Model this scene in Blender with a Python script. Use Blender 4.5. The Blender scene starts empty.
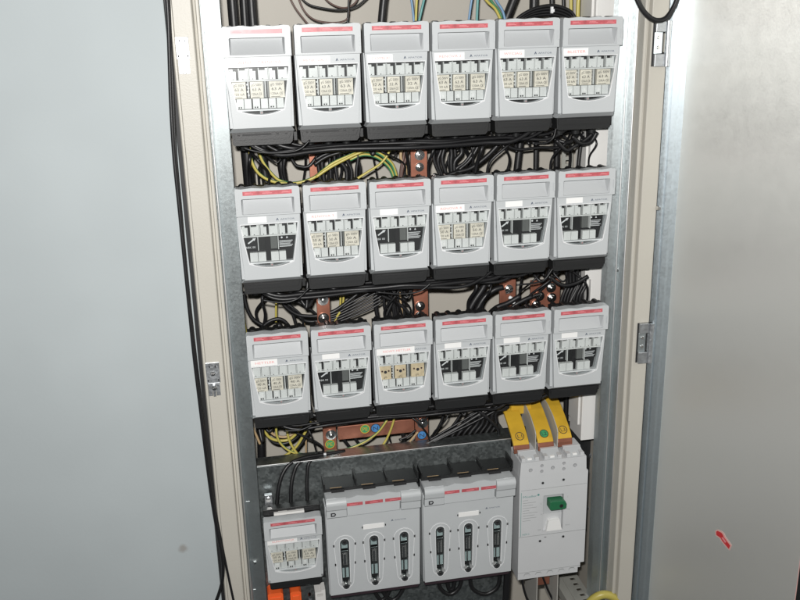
import bpy, bmesh, math, random
from mathutils import Vector, Matrix, Euler
from mathutils.geometry import tessellate_polygon
random.seed(7)
scene = bpy.context.scene
col = scene.collection

# ------------------------------------------------------------------ camera
F = 895.29
CAM = Vector((-0.0019, -1.46305, 0.00894))
ROT = Euler((1.263481, 0.022871, -0.190212), 'XYZ')
cd = bpy.data.cameras.new('camera'); cam = bpy.data.objects.new('camera', cd); col.objects.link(cam)
cam.location = CAM; cam.rotation_euler = ROT
cd.sensor_width = 36; cd.lens = F / 800 * 36; cd.clip_start = .02; cd.clip_end = 100
scene.camera = cam
RM = ROT.to_matrix()
def ray(px, py): return RM @ Vector(((px - 400) / F, -(py - 300) / F, -1))
def P(px, py, y):
    d = ray(px, py); return CAM + d * ((y - CAM.y) / d.y)

# ------------------------------------------------------------------ materials
def nodes(name):
    m = bpy.data.materials.new(name); m.use_nodes = True
    nt = m.node_tree; return m, nt, nt.nodes['Principled BSDF']
def mat(name, c, rough=.45, metal=0., bump=0., bscale=300., var=0., vscale=40., spec=.5, rvar=0., coord='Object', stretch=None, coat=0.):
    m, nt, b = nodes(name)
    b.inputs['Base Color'].default_value = (*c, 1); b.inputs['Roughness'].default_value = rough
    b.inputs['Metallic'].default_value = metal; b.inputs['Specular IOR Level'].default_value = spec
    if coat: b.inputs['Coat Weight'].default_value = coat; b.inputs['Coat Roughness'].default_value = .25
    if bump or var or rvar:
        tc = nt.nodes.new('ShaderNodeTexCoord'); mp = nt.nodes.new('ShaderNodeMapping')
        nt.links.new(tc.outputs[coord], mp.inputs[0])
        if stretch: mp.inputs['Scale'].default_value = stretch
    if var or rvar:
        n = nt.nodes.new('ShaderNodeTexNoise'); n.inputs['Scale'].default_value = vscale; n.inputs['Detail'].default_value = 5
        nt.links.new(mp.outputs[0], n.inputs['Vector'])
        if var:
            r = nt.nodes.new('ShaderNodeMapRange'); r.inputs[1].default_value = .3; r.inputs[2].default_value = .7
            r.inputs[3].default_value = 1 - var; r.inputs[4].default_value = 1 + var
            nt.links.new(n.outputs[0], r.inputs[0])
            h = nt.nodes.new('ShaderNodeHueSaturation'); h.inputs['Color'].default_value = (*c, 1)
            nt.links.new(r.outputs[0], h.inputs['Value']); nt.links.new(h.outputs[0], b.inputs['Base Color'])
        if rvar:
            r2 = nt.nodes.new('ShaderNodeMapRange'); r2.inputs[1].default_value = .3; r2.inputs[2].default_value = .7
            r2.inputs[3].default_value = rough - rvar; r2.inputs[4].default_value = rough + rvar
            nt.links.new(n.outputs[0], r2.inputs[0]); nt.links.new(r2.outputs[0], b.inputs['Roughness'])
    if bump:
        n2 = nt.nodes.new('ShaderNodeTexNoise'); n2.inputs['Scale'].default_value = bscale; n2.inputs['Detail'].default_value = 3
        bp = nt.nodes.new('ShaderNodeBump'); bp.inputs['Strength'].default_value = bump; bp.inputs['Distance'].default_value = .001
        nt.links.new(mp.outputs[0], n2.inputs['Vector']); nt.links.new(n2.outputs[0], bp.inputs['Height'])
        nt.links.new(bp.outputs[0], b.inputs['Normal'])
    return m
def galv(name, c, rough, metal, spangle=.12, scale=120., aniso=.0, bump=.12):
    """zinc coated sheet: voronoi spangle in colour and gloss, fine streaks"""
    m, nt, b = nodes(name)
    b.inputs['Metallic'].default_value = metal
    if aniso:                     # rolled sheet: gloss spreads sideways
        tg = nt.nodes.new('ShaderNodeTangent'); tg.direction_type = 'RADIAL'; tg.axis = 'Z'
        nt.links.new(tg.outputs[0], b.inputs['Tangent']); b.inputs['Anisotropic'].default_value = aniso
    tc = nt.nodes.new('ShaderNodeTexCoord')
    v = nt.nodes.new('ShaderNodeTexVoronoi'); v.inputs['Scale'].default_value = scale
    n = nt.nodes.new('ShaderNodeTexNoise'); n.inputs['Scale'].default_value = 40; n.inputs['Detail'].default_value = 8
    nt.links.new(tc.outputs['Object'], v.inputs['Vector']); nt.links.new(tc.outputs['Object'], n.inputs['Vector'])
    sx = nt.nodes.new('ShaderNodeSeparateColor'); nt.links.new(v.outputs['Color'], sx.inputs[0])
    a = nt.nodes.new('ShaderNodeMath'); a.operation = 'ADD'
    nt.links.new(sx.outputs[0], a.inputs[0]); nt.links.new(n.outputs[0], a.inputs[1])
    r = nt.nodes.new('ShaderNodeMapRange'); r.inputs[1].default_value = .4; r.inputs[2].default_value = 1.6
    r.inputs[3].default_value = 1 - spangle; r.inputs[4].default_value = 1 + spangle
    nt.links.new(a.outputs[0], r.inputs[0])
    h = nt.nodes.new('ShaderNodeHueSaturation'); h.inputs['Color'].default_value = (*c, 1)
    nt.links.new(r.outputs[0], h.inputs['Value']); nt.links.new(h.outputs[0], b.inputs['Base Color'])
    r2 = nt.nodes.new('ShaderNodeMapRange'); r2.inputs[1].default_value = .4; r2.inputs[2].default_value = 1.6
    r2.inputs[3].default_value = rough - .07; r2.inputs[4].default_value = rough + .07
    nt.links.new(a.outputs[0], r2.inputs[0]); nt.links.new(r2.outputs[0], b.inputs['Roughness'])
    n3 = nt.nodes.new('ShaderNodeTexNoise'); n3.inputs['Scale'].default_value = 500
    bp = nt.nodes.new('ShaderNodeBump'); bp.inputs['Strength'].default_value = bump; bp.inputs['Distance'].default_value = .0006
    nt.links.new(tc.outputs['Object'], n3.inputs['Vector']); nt.links.new(n3.outputs[0], bp.inputs['Height'])
    nt.links.new(bp.outputs[0], b.inputs['Normal'])
    return m

GREY = mat('grey_moulded_plastic', (.475, .495, .505), .36, bump=.08, bscale=900, var=.025, vscale=12, spec=.4)
GREYD = mat('grey_moulded_plastic_pocket', (.45, .465, .475), .6, bump=.06, bscale=900)  # cover plastic made darker, the handle pocket's shade put into its colour
LIGHT = mat('pale_breaker_plastic', (.55, .56, .57), .42, bump=.08, bscale=900, var=.02, vscale=15)
TABS = mat('translucent_grey_tabs', (.70, .71, .70), .3, var=.05, vscale=60)
BLACK = mat('black_moulded_plastic', (.013, .0135, .014), .45, bump=.15, bscale=700, spec=.5)
BLACKP = mat('black_recess', (.012, .012, .013), .6)
RUB = mat('black_cable_sheath', (.009, .009, .010), .43, bump=.1, bscale=400)
RED = mat('red_stripe_print', (.47, .105, .12), .36, var=.2, vscale=150)
PALER = mat('stripe_lettering', (.68, .24, .26), .45)
WHITE = mat('white_paper_label', (.80, .80, .79), .5)
INKR = mat('red_ink', (.74, .30, .29), .6)
INKK = mat('black_ink', (.03, .03, .035), .6)
INKG = mat('grey_blue_ink', (.07, .09, .13), .6)
INKT = mat('teal_ink', (.10, .27, .25), .6)
CREAM = mat('cream_fuse_face', (.74, .69, .59), .45, var=.14, vscale=90)
STEAT = mat('tan_fuse_face', (.66, .54, .36), .5, var=.15, vscale=90)
FGREY = mat('grey_fuse_gap', (.13, .135, .13), .4)
BEIGE = mat('beige_powder_coat', (.47, .45, .40), .45, bump=.25, bscale=350, var=.03, vscale=6, spec=.4)
BACKP = mat('back_panel_paint', (.40, .375, .33), .55, bump=.12, bscale=300, var=.04, vscale=5)
ZINC = galv('zinc_coated_profile', (.70, .75, .76), .60, .95, .05, 300, .85, .06)
ZINCD = galv('dull_zinc_plate', (.27, .295, .295), .42, .92, .2, 220)
ZINCL = galv('bright_zinc_fitting', (.50, .52, .54), .42, .9, .12, 300)
DOORZ = galv('zinc_coated_door', (.78, .78, .745), .44, .62, .012, 1200, .8, .012)
FLANGE = galv('zinc_door_fold', (.66, .73, .77), .60, .92, .045, 300, .85, .06)
COPPER = mat('copper_bar', (.36, .145, .095), .42, .6, bump=.05, var=.22, vscale=25)
STEEL = mat('bolt_steel', (.75, .75, .74), .2, 1.)
STEELR = mat('edge_glint_steel', (.9, .9, .9), .5, 1.)  # near-white metal for beads that stand for glints on folded edges
BRASS = mat('brass_tip', (.70, .5, .25), .25, 1.)
YEL = mat('yellow_insulation', (.58, .355, .03), .45, var=.12, vscale=30)
GRN = mat('green_stripe', (.05, .20, .09), .4)
YLW = mat('yellow_core', (.46, .39, .09), .4)
TAN = mat('tan_core', (.42, .30, .17), .45)
BLUE = mat('blue_core', (.15, .27, .42), .4)
TEAL = mat('teal_core', (.10, .28, .27), .4)
BROWN = mat('brown_core', (.10, .055, .045), .4)
RIM = mat('pale_window_rim', (.74, .75, .76), .3)  # pale tone carries the bright highlight line around the windows
DARKP = mat('shaded_backing_steel', (.03, .032, .033), .35, .3, var=.3, vscale=30)  # near-black colour carries the deep shade in the gap behind the breaker
GREYC = mat('grey_core', (.30, .31, .31), .45)
DUCT = mat('white_duct_plastic', (.70, .69, .67), .42, var=.02, vscale=8)
SEP = mat('grey_phase_barrier', (.42, .41, .38), .5, var=.05, vscale=30)
TOGG = mat('green_toggle', (.022, .14, .062), .38)
ORANGE = mat('orange_connector', (.85, .13, .03), .4)
TIE = mat('white_nylon_tie', (.72, .73, .74), .4)
STICK = mat('red_arrow_vinyl', (.52, .035, .04), .4)
STICKB = mat('pale_pink_vinyl', (.62, .38, .35), .45)
STN = mat('sticker_green', (.05, .30, .12), .45)
STB = mat('sticker_blue', (.06, .22, .50), .45)
RAIL = mat('grey_slotted_rail', (.34, .34, .31), .5, .1, var=.06, vscale=40)
TEALG = mat('tinted_fuse_cavity', (.36, .45, .45), .25)
PURP = mat('dark_lower_lip', (.035, .022, .028), .4)

def pane_mat():
    m, nt, b = nodes('clear_plastic_pane')
    nt.nodes.remove(b)
    out = [n for n in nt.nodes if n.type == 'OUTPUT_MATERIAL'][0]
    t = nt.nodes.new('ShaderNodeBsdfTransparent'); t.inputs[0].default_value = (.94, .95, .95, 1)
    g = nt.nodes.new('ShaderNodeBsdfGlossy'); g.inputs['Roughness'].default_value = .2
    d = nt.nodes.new('ShaderNodeBsdfDiffuse'); d.inputs[0].default_value = (.8, .8, .8, 1)
    m1 = nt.nodes.new('ShaderNodeMixShader'); m1.inputs[0].default_value = .022
    m2 = nt.nodes.new('ShaderNodeMixShader'); m2.inputs[0].default_value = .002
    nt.links.new(t.outputs[0], m1.inputs[1]); nt.links.new(g.outputs[0], m1.inputs[2])
    nt.links.new(m1.outputs[0], m2.inputs[1]); nt.links.new(d.outputs[0], m2.inputs[2])
    nt.links.new(m2.outputs[0], out.inputs[0]); return m
PANE = pane_mat()

def paint_with_stain(c, spot):
    m, nt, b = nodes('pale_blue_grey_paint')
    b.inputs['Roughness'].default_value = .62; b.inputs['Specular IOR Level'].default_value = .2
    tc = nt.nodes.new('ShaderNodeTexCoord')
    n = nt.nodes.new('ShaderNodeTexNoise'); n.inputs['Scale'].default_value = 160; n.inputs['Detail'].default_value = 4
    nt.links.new(tc.outputs['Object'], n.inputs['Vector'])
    nl = nt.nodes.new('ShaderNodeTexNoise'); nl.inputs['Scale'].default_value = 7
    nt.links.new(tc.outputs['Object'], nl.inputs['Vector'])
    r = nt.nodes.new('ShaderNodeMapRange'); r.inputs[1].default_value = .3; r.inputs[2].default_value = .7
    r.inputs[3].default_value = .975; r.inputs[4].default_value = 1.025
    nt.links.new(nl.outputs[0], r.inputs[0])
    h = nt.nodes.new('ShaderNodeHueSaturation'); h.inputs['Color'].default_value = (*c, 1)
    nt.links.new(r.outputs[0], h.inputs['Value'])
    vd = nt.nodes.new('ShaderNodeVectorMath'); vd.operation = 'DISTANCE'; vd.inputs[1].default_value = spot
    nt.links.new(tc.outputs['Object'], vd.inputs[0])
    add = nt.nodes.new('ShaderNodeMath'); add.operation = 'MULTIPLY_ADD'; add.inputs[1].default_value = .006; nt.links.new(n.outputs[0], add.inputs[0])
    nt.links.new(vd.outputs['Value'], add.inputs[2])
    rr = nt.nodes.new('ShaderNodeMapRange'); rr.inputs[1].default_value = .007; rr.inputs[2].default_value = .013
    rr.inputs[3].default_value = .55; rr.inputs[4].default_value = 0
    nt.links.new(add.outputs[0], rr.inputs[0])
    mx = nt.nodes.new('ShaderNodeMix'); mx.data_type = 'RGBA'
    nt.links.new(rr.outputs[0], mx.inputs['Factor']); nt.links.new(h.outputs[0], mx.inputs['A']); mx.inputs['B'].default_value = (.22, .19, .16, 1)
    nt.links.new(mx.outputs['Result'], b.inputs['Base Color'])
    bp = nt.nodes.new('ShaderNodeBump'); bp.inputs['Strength'].default_value = .2; bp.inputs['Distance'].default_value = .0006
    nt.links.new(n.outputs[0], bp.inputs['Height']); nt.links.new(bp.outputs[0], b.inputs['Normal'])
    return m

# ------------------------------------------------------------------ mesh helpers
_tc = {}
def text_geo(s):
    if s not in _tc:
        c = bpy.data.curves.new('lettering', 'FONT'); c.body = s; c.size = 1; c.resolution_u = 2
        o = bpy.data.objects.new('lettering', c)
        me = bpy.data.meshes.new_from_object(o)
        vs = [v.co.copy() for v in me.vertices]; fs = [list(p.vertices) for p in me.polygons]
        bpy.data.objects.remove(o); bpy.data.curves.remove(c); bpy.data.meshes.remove(me)
        _tc[s] = (vs, fs)
    return _tc[s]

class MB:
    def __init__(self): self.v = []; self.f = []; self.m = []; self.s = []; self.mats = []
    def mi(self, m):
        if m not in self.mats: self.mats.append(m)
        return self.mats.index(m)
    def add(self, vs, fs, m, smooth=False):
        o = len(self.v); self.v += [Vector(a) for a in vs]; k = self.mi(m)
        for f in fs: self.f.append([i + o for i in f]); self.m.append(k); self.s.append(smooth)
    def box(self, x0, x1, y0, y1, z0, z1, m):
        vs = [(x, y, z) for z in (z0, z1) for y in (y0, y1) for x in (x0, x1)]
        self.add(vs, [(0, 2, 3, 1), (4, 5, 7, 6), (0, 1, 5, 4), (2, 6, 7, 3), (0, 4, 6, 2), (1, 3, 7, 5)], m)
    def prism(self, loops, y0, y1, m, mp=None):
        """outline (first loop) with holes, in X-Z, from y0 (front) to y1 (back)"""
        mp = mp or (lambda a, b, d: (a, d, b))
        flat = [p for l in loops for p in l]; n = len(flat)
        tri = tessellate_polygon([[Vector((a, b, 0)) for a, b in l] for l in loops])
        vs = [mp(a, b, y0) for a, b in flat] + [mp(a, b, y1) for a, b in flat]; fs = []
        for t in tri:
            a, b, c = t; A, B, C_ = (Vector(flat[i]) for i in t)
            if (B - A).cross(C_ - A) < 0: t = (a, c, b)
            fs.append(tuple(t)); fs.append(tuple(i + n for i in reversed(t)))
        o = 0
        for l in loops:
            k = len(l)
            for i in range(k):
                j = (i + 1) % k; fs.append((o + i, o + i + n, o + j + n, o + j))
            o += k
        self.add(vs, fs, m)
    def face(self, pts, m): self.add(pts, [list(range(len(pts)))], m)
    def strip(self, pa, pb, m, smooth=True):
        n = len(pa); self.add(list(pa) + list(pb), [(i, i + 1, n + i + 1, n + i) for i in range(n - 1)], m, smooth)
    def cyl(self, c, axis, r, h, m, n=14, r2=None):
        a = Vector(axis).normalized(); u = a.orthogonal().normalized(); w = a.cross(u); r2 = r if r2 is None else r2; c = Vector(c)
        ring = lambda q, rr: [q + (u * math.cos(t) + w * math.sin(t)) * rr for t in [2 * math.pi * i / n for i in range(n)]]
        A = ring(c, r); B = ring(c + a * h, r2)
        self.add(A + B, [(i, (i + 1) % n, n + (i + 1) % n, n + i) for i in range(n)], m, True)
        self.add(A, [list(range(n))[::-1]], m); self.add(B, [list(range(n))], m)
    def tube(self, pts, r, m, n=8, m2=None, sub=6):
        pts = [Vector(p) for p in pts]
        q = [pts[0] * 2 - pts[1]] + pts + [pts[-1] * 2 - pts[-2]]; c = []
        for i in range(1, len(q) - 2):
            for k in range(sub):
                t = k / sub; p0, p1, p2, p3 = q[i - 1:i + 3]
                c.append(.5 * (2 * p1 + (p2 - p0) * t + (2 * p0 - 5 * p1 + 4 * p2 - p3) * t * t + (3 * p1 - p0 - 3 * p2 + p3) * t ** 3))
        c.append(pts[-1]); rings = []; u = None
        for i, p in enumerate(c):
            d = (c[min(i + 1, len(c) - 1)] - c[max(i - 1, 0)]).normalized()
            if u is None: u = d.orthogonal().normalized()
            u = (u - d * u.dot(d)).normalized(); w = d.cross(u)
            rings.append([p + (u * math.cos(2 * math.pi * k / n) + w * math.sin(2 * math.pi * k / n)) * r for k in range(n)])
        o = len(self.v); self.v += [a for b in rings for a in b]; k1 = self.mi(m); k2 = self.mi(m2) if m2 else k1
        for i in range(len(rings) - 1):
            for k in range(n):
                self.f.append([o + i * n + k, o + i * n + (k + 1) % n, o + (i + 1) * n + (k + 1) % n, o + (i + 1) * n + k])
                self.m.append(k2 if m2 and k % 8 in (3, 4, 5) else k1); self.s.append(True)
        self.f.append([o + k for k in range(n)][::-1]); self.m.append(k1); self.s.append(False)
        self.f.append([o + (len(rings) - 1) * n + k for k in range(n)]); self.m.append(k1); self.s.append(False)
    def text(self, s, x, z, h, y, m, w=None, mp=None, shear=0):
        vs, fs = text_geo(s)
        x0 = min(v.x for v in vs); x1 = max(v.x for v in vs); k = h / .72; kx = (w / (x1 - x0)) if w else k
        mp = mp or (lambda a, b, d: (a, d, b))
        self.add([mp(x + (v.x - x0) * kx, z + v.y * k, y) for v in vs], fs, m)
    def build(self, name, parent=None, bevel=0, seg=2):
        me = bpy.data.meshes.new(name); me.from_pydata([tuple(a) for a in self.v], [], self.f)
        for m in self.mats: me.materials.append(m)
        me.polygons.foreach_set('material_index', self.m); me.polygons.foreach_set('use_smooth', self.s); me.update()
        o = bpy.data.objects.new(name, me); col.objects.link(o)
        if parent: o.parent = parent
        if bevel:
            b = o.modifiers.new('edge_rounding', 'BEVEL'); b.width = bevel; b.segments = seg; b.limit_method = 'ANGLE'; b.angle_limit = .7
            b.use_clamp_overlap = True
        return o
def tag(o, label, cat=None, group=None, kind=None):
    if label: o['label'] = label
    if cat: o['category'] = cat
    if group: o['group'] = group
    if kind: o['kind'] = kind
    return o
def root(name, loc, label, cat, group=None):
    o = bpy.data.objects.new(name, None); col.objects.link(o); o.location = loc; o.empty_display_size = .03
    return tag(o, label, cat, group)
def bolt(mb, c, r, m=STEEL, h=.005):
    c = Vector(c)
    mb.cyl(c, (0, -1, 0), r * 1.55, .0015, m, 16)
    mb.cyl(c + Vector((0, -.0015, 0)), (0, -1, 0), r, h, m, 6, r * .92)
    mb.cyl(c + Vector((0, -.0015 - h, 0)), (0, -1, 0), r * .5, .003, m, 10)

# ------------------------------------------------------------------ the cabinet
ZT, ZB = .25, -1.42
cab = root('electrical_cabinet', (.33, .1, ZB), 'open beige steel switchgear cabinet with zinc lining, holding rows of grey fuse switches', 'cabinet')
def cpart(mb, name, parent=cab, bevel=0, label=None):
    o = mb.build(name, parent, bevel); o.matrix_parent_inverse = Matrix.Translation(-cab.location) if parent is cab else Matrix()
    if label: o['label'] = label
    return o
def vprofile(pts, m):            # (x, y) outline extruded in z
    b = MB(); n = len(pts)
    vs = [(x, y, ZB) for x, y in pts] + [(x, y, ZT) for x, y in pts]
    area = sum(pts[i][0] * pts[(i + 1) % n][1] - pts[(i + 1) % n][0] * pts[i][1] for i in range(n))
    fs = [(i, (i + 1) % n, n + (i + 1) % n, n + i) for i in range(n)]
    if area < 0: fs = [f[::-1] for f in fs]
    b.add(vs, fs, m)
    b.prism([[(x, y) for x, y in pts]], ZB, ZB - .001, m, lambda a, c, d: (a, c, d)); return b
cpart(vprofile([(-.0755, .04), (-.0755, -.015), (-.0738, -.0185), (-.0705, -.0185), (-.0695, -.022), (-.0425, -.022), (-.0412, -.0205), (-.0395, -.013), (-.0365, -.012), (-.0352, -.017), (-.0315, -.017), (-.0303, -.0155), (-.0303, .04)], BEIGE), 'frame_post', bevel=.0008)
cpart(vprofile([(.6905, .04), (.6905, -.012), (.692, -.0135), (.6955, -.0135), (.697, -.008), (.699, -.008), (.7005, -.018), (.7015, -.019), (.729, -.019), (.7305, -.0175), (.7305, .04)], BEIGE), 'frame_post', bevel=.0008)
# zinc lining profiles
cpart(vprofile([(-.03, .19), (-.03, .006), (-.0285, .0045), (-.0265, .0045), (-.025, .012), (-.0235, .0175), (-.001, .0175), (.0002, .019), (.0002, .045), (-.0015, .045), (-.0015, .0195), (-.0245, .0195), (-.0285, .19)], ZINC), 'lining_profile', bevel=.0006)
cpart(vprofile([(.663, .052), (.663, .031), (.6645, .0295), (.6775, .0295), (.6785, .024), (.6797, .024), (.6805, .0305), (.6862, .0305), (.687, .014), (.6882, .012), (.6895, .012), (.69, .014), (.69, .052)], ZINC), 'lining_profile', bevel=.0006)
b = MB(); b.box(-.09, .76, .2, .203, ZB, ZT, BACKP); cpart(b, 'back_panel')
b = MB(); b.box(-.045, -.0305, .041, .1995, ZB, ZT, BACKP); cpart(b, 'side_panel')
b = MB(); b.box(.6905, .71, .041, .1995, ZB, ZT, BACKP); cpart(b, 'side_panel')
b = MB(); b.box(-.03, .69, -.02, .1995, -1.44, -1.421, BACKP); cpart(b, 'floor_panel')
for x, y in ((.6791, .0232), (.6889, .0112), (-.0275, .0038)):
    b = MB(); b.tube([(x, y, ZB), (x, y, -.6), (x, y, ZT)], .0012, STEELR, 8); cpart(b, 'lining_edge')  # thin beads added for the glint line along the lining folds
# screws on the lining
for px, py, y in ((617, 270, .03), (617, 517, .012), (255, 562, .017)):
    b = MB(); p = P(px, py, y); b.cyl(p, (0, -1, 0), .0035, .004, STEEL, 12, .0022); cpart(b, 'lining_screw')
# small punched marks on the left lining
b = MB()
for px, py in ((247, 502), (253, 590)):
    p = P(px, py, .017); b.box(p.x - .005, p.x + .005, p.y - .0006, p.y + .001, p.z - .0007, p.z + .0007, STEEL)
cpart(b, 'punched_mark')
# fixings on the left post
def left_fixing(px0, py0, px1, py1):
    y = -.0222
    a = P(px0, py0, y); c = P(px1, py1, y); x0, x1, z0, z1 = a.x, c.x, c.z, a.z; W = x1 - x0; H = z1 - z0
    b = MB()
    b.prism([[(x0, z0 + H * .42), (x0 + .0, z1), (x1, z1), (x1, z0 + H * .42)]], y - .004, y, ZINCL)
    b.prism([[(x0 + .001, z0), (x0 + W * .36, z0), (x0 + W * .36, z0 + H * .15), (x1 - W * .36, z0 + H * .15), (x1 - W * .36, z0), (x1 - .001, z0), (x1 - .001, z0 + H * .40), (x0 + .001, z0 + H * .40)]], y - .0025, y, ZINCL)
    b.box(x0 + W * .4, x1 - W * .4, y - .006, y - .0026, z0, z0 + H * .36, ZINCL)
    for k in (.28, .72): b.box(x0 + W * k - .001, x0 + W * k + .001, y - .0052, y - .0041, z1 - H * .12, z1 - H * .05, BLACKP)
    for q in (.10, .90): b.box(x0 + W * q - .0012, x0 + W * q + .0012, y - .0049, y - .0041, z0 + H * .46, z0 + H * .52, BLACKP)
    o = cpart(b, 'hinge_plate', bevel=.0006)
    for q in (.70, .27):
        s = MB(); s.cyl((x0 + W * .5, y - .004 if q > .5 else y - .006, z0 + H * q), (0, -1, 0), .0044, .0022, STEEL, 16, .0036)
        s.box(x0 + W * .5 - .003, x0 + W * .5 + .003, y - .0095, y - .0082 if q < .5 else y - .0063, z0 + H * q - .0005, z0 + H * q + .0005, BLACKP)
        so = s.build('screw', o)
left_fixing(175.5, 37.5, 191, 73.5)
left_fixing(205.5, 363.5, 221.5, 394.5)
def right_hinge(px0, py0, px1, py1, top):
    y = -.0192
    a = P(px0, py0, y); c = P(px1, py1, y); x0, x1, z0, z1 = a.x, c.x, c.z, a.z; W = x1 - x0; H = z1 - z0
    b = MB()
    b.box(x0, x1, y - .0012, y, z0, z1, BLACKP)
    b.box(x0 + W * .08, x1 - .0005, y - .008, y - .0013, z1 - H * .24, z1, ZINCL)
    b.box(x0 + W * .08, x1 - .0005, y - .008, y - .0013, z0, z0 + H * .28, ZINCL)
    b.box(x0 + W * .08, x0 + W * .52, y - .004, y - .0013, z0 + H * .285, z1 - H * .245, ZINC)
    b.box(x0 + W * .6, x1 - .001, y - .007, y - .0013, z0 + H * .31, z1 - H * .27, BEIGE if top else ZINCL)
    b.cyl((x1 - W * .22, y - .007, z0), (0, 0, 1), W * .17, H, ZINCL, 12)
    o = cpart(b, 'hinge', bevel=.0006)
    for q in (.42, .64):
        s = MB(); s.cyl((x0 + W * .3, y - .004, z0 + H * q), (0, -1, 0), .0032, .002, STEEL, 14, .0026); s.build('screw', o)
right_hinge(653.5, 21, 668, 66, True)
right_hinge(637.5, 323, 650.5, 361, False)
b = MB(); p = P(658, 208, -.02); b.cyl(p, (0, -1, 0), .0045, .005, STEEL, 12, .003); cpart(b, 'post_screw')

# door: hinged on the right post, swung out towards the viewer
TH = math.radians(73); H0 = Vector((.766, -.022, 0)); DD = Vector((math.cos(TH), -math.sin(TH), 0)); DN = Vector((-math.sin(TH), -math.cos(TH), 0))
def DP(px, py):
    d = ray(px, py)   # CAM + t d on the door plane
    t = (H0 - CAM).dot(DN) / d.dot(DN); q = CAM + d * t; return (q - H0).dot(DD), q.z
DW = DP(798.6, 592)[0]
dmap = lambda a, bb, d: tuple(H0 + DD * a + DN * d + Vector((0, 0, bb)))
b = MB(); b.prism([[(0, ZB), (DW, ZB), (DW, ZT), (0, ZT)]], 0, -.0015, DOORZ, dmap)
door = cpart(b, 'door', label='zinc grey cabinet door swung open on the right')
b = MB(); n = 7
prof = [(.7355, .0), (.7355, -.0185), (.7365, -.0215), (.7385, -.0225), (.741, -.0205), (.743, -.024), (.752, -.0245), (.757, -.0235), (.7655, -.0235), (.7665, -.0225), (.7665, .0)]
b = vprofile(prof, FLANGE); b.build('door_fold', door, .0005)
b = MB(); b.box(.7308, .7352, -.010, -.004, ZB, ZT, BLACKP); b.build('hinge_gap_shade', door)  # black strip stands for the shadow in the gap beside the post
b = MB(); b.prism([[(DW + .001, ZB), (DW + .006, ZB), (DW + .006, ZT), (DW + .001, ZT)]], .009, -.0015, STICKB, dmap)
b.prism([[(DW + .0062, ZB), (DW + .022, ZB), (DW + .022, ZT), (DW + .0062, ZT)]], .014, -.0015, BLACK, dmap)
b.build('door_edge_seal', door)
def dpoly(pts): return [DP(600 + x / 4, 480 + y / 4) for x, y in pts][::-1]
b = MB()
b.prism([dpoly([(461, 203), (470, 198), (488, 205), (497, 214), (502, 226), (528, 262), (519, 282), (505, 268), (486, 245), (480, 234), (463, 222)])], .0006, .0001, STICKB, dmap)
b.prism([dpoly([(466, 206), (472, 203), (486, 210), (492, 217), (496, 227), (522, 262), (517, 275), (506, 262), (490, 242), (484, 231), (467, 219)])], .0012, .0007, STICK, dmap)
b.prism([dpoly([(488, 230), (494, 228), (507, 247), (503, 251)])], .0016, .0013, PALER, dmap)
sk = b.build('arrow_sticker', door); sk['label'] = 'small red arrow sticker with pale edge'

# mounting plate behind the lowest row, with folded top shelf
b = MB()
b.box(.0008, .4915, .0515, .0535, -1.40, -.7825, ZINCD)
b.box(.0008, .4915, .0515, .085, -.7823, -.7800, ZINCD)
b.box(.4895, .4915, .0537, .14, -.98, -.7827, ZINCD)
b.tube([(.0012, .0513, -.7803), (.25, .0513, -.7803), (.4913, .0513, -.7803)], .0011, STEELR, 8)  # last bead added for the bright glint along the shelf edge
cpart(b, 'mounting_plate', bevel=.0006, label='dull zinc plate with folded top shelf behind the lowest row')
b = MB(); b.box(.493, .689, .125, .128, -1.06, -.795, DARKP)
cpart(b, 'breaker_backing_plate')
for px, py in ((592, 456), (592, 492), (590, 508)):
    b = MB(); p = P(px, py, .123); b.cyl((p.x, .125, p.z), (0, -1, 0), .006, .005, ZINCL, 12, .004); cpart(b, 'plate_bolt')
# slotted rail running front to back low on the right
a0 = P(556, 574, .12); rz = a0.z
b = MB()
q0, q1 = P(557, 577, .12), P(577, 577, .12)
zr = q0.z
def onz(px, py, z):
    d = ray(px, py); return CAM + d * ((z - CAM.z) / d.z)
A, B_, C_, D_ = onz(551, 572, zr), onz(572, 568, zr), onz(602, 612, zr), onz(575, 616, zr)
xr0, xr1 = (A.x + D_.x) / 2, (B_.x + C_.x) / 2
hole = []
yy = -.05
slots = []
while yy < .12:
    slots.append([(xr0 + (xr1 - xr0) * .62, yy), (xr0 + (xr1 - xr0) * .82, yy), (xr0 + (xr1 - xr0) * .82, yy + .010), (xr0 + (xr1 - xr0) * .62, yy + .010)]); yy += .019
b.prism([[(xr0, -.06), (xr1, -.06), (xr1, .19), (xr0, .19)]] + slots, zr, zr - .002, RAIL, lambda a, c, d: (a, c, d))
b.box(xr0, xr0 + .0015, -.06, .19, zr - .02, zr - .0021, RAIL); b.box(xr1 - .0015, xr1, -.06, .19, zr - .02, zr - .0021, RAIL)
b.box(xr0 + (xr1 - xr0) * .3, xr0 + (xr1 - xr0) * .36, -.06, .19, zr + .0002, zr + .002, RAIL)
cpart(b, 'slotted_rail')

# neighbouring panel on the left
sp = P(183, 548.5, -.02)
b = MB(); b.box(-1.1, -.0815, -.02, .0, ZB, ZT, paint_with_stain((.395, .432, .443), (sp.x, -.02, sp.z)))
o = b.build('steel_panel', None, .0015); tag(o, 'plain pale blue-grey steel panel at far left with one small brown spot', 'panel')
b = MB(); b.box(-.0812, -.0758, -.006, .0, ZB, ZT, BLACKP); cpart(b, 'side_gasket')

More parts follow.
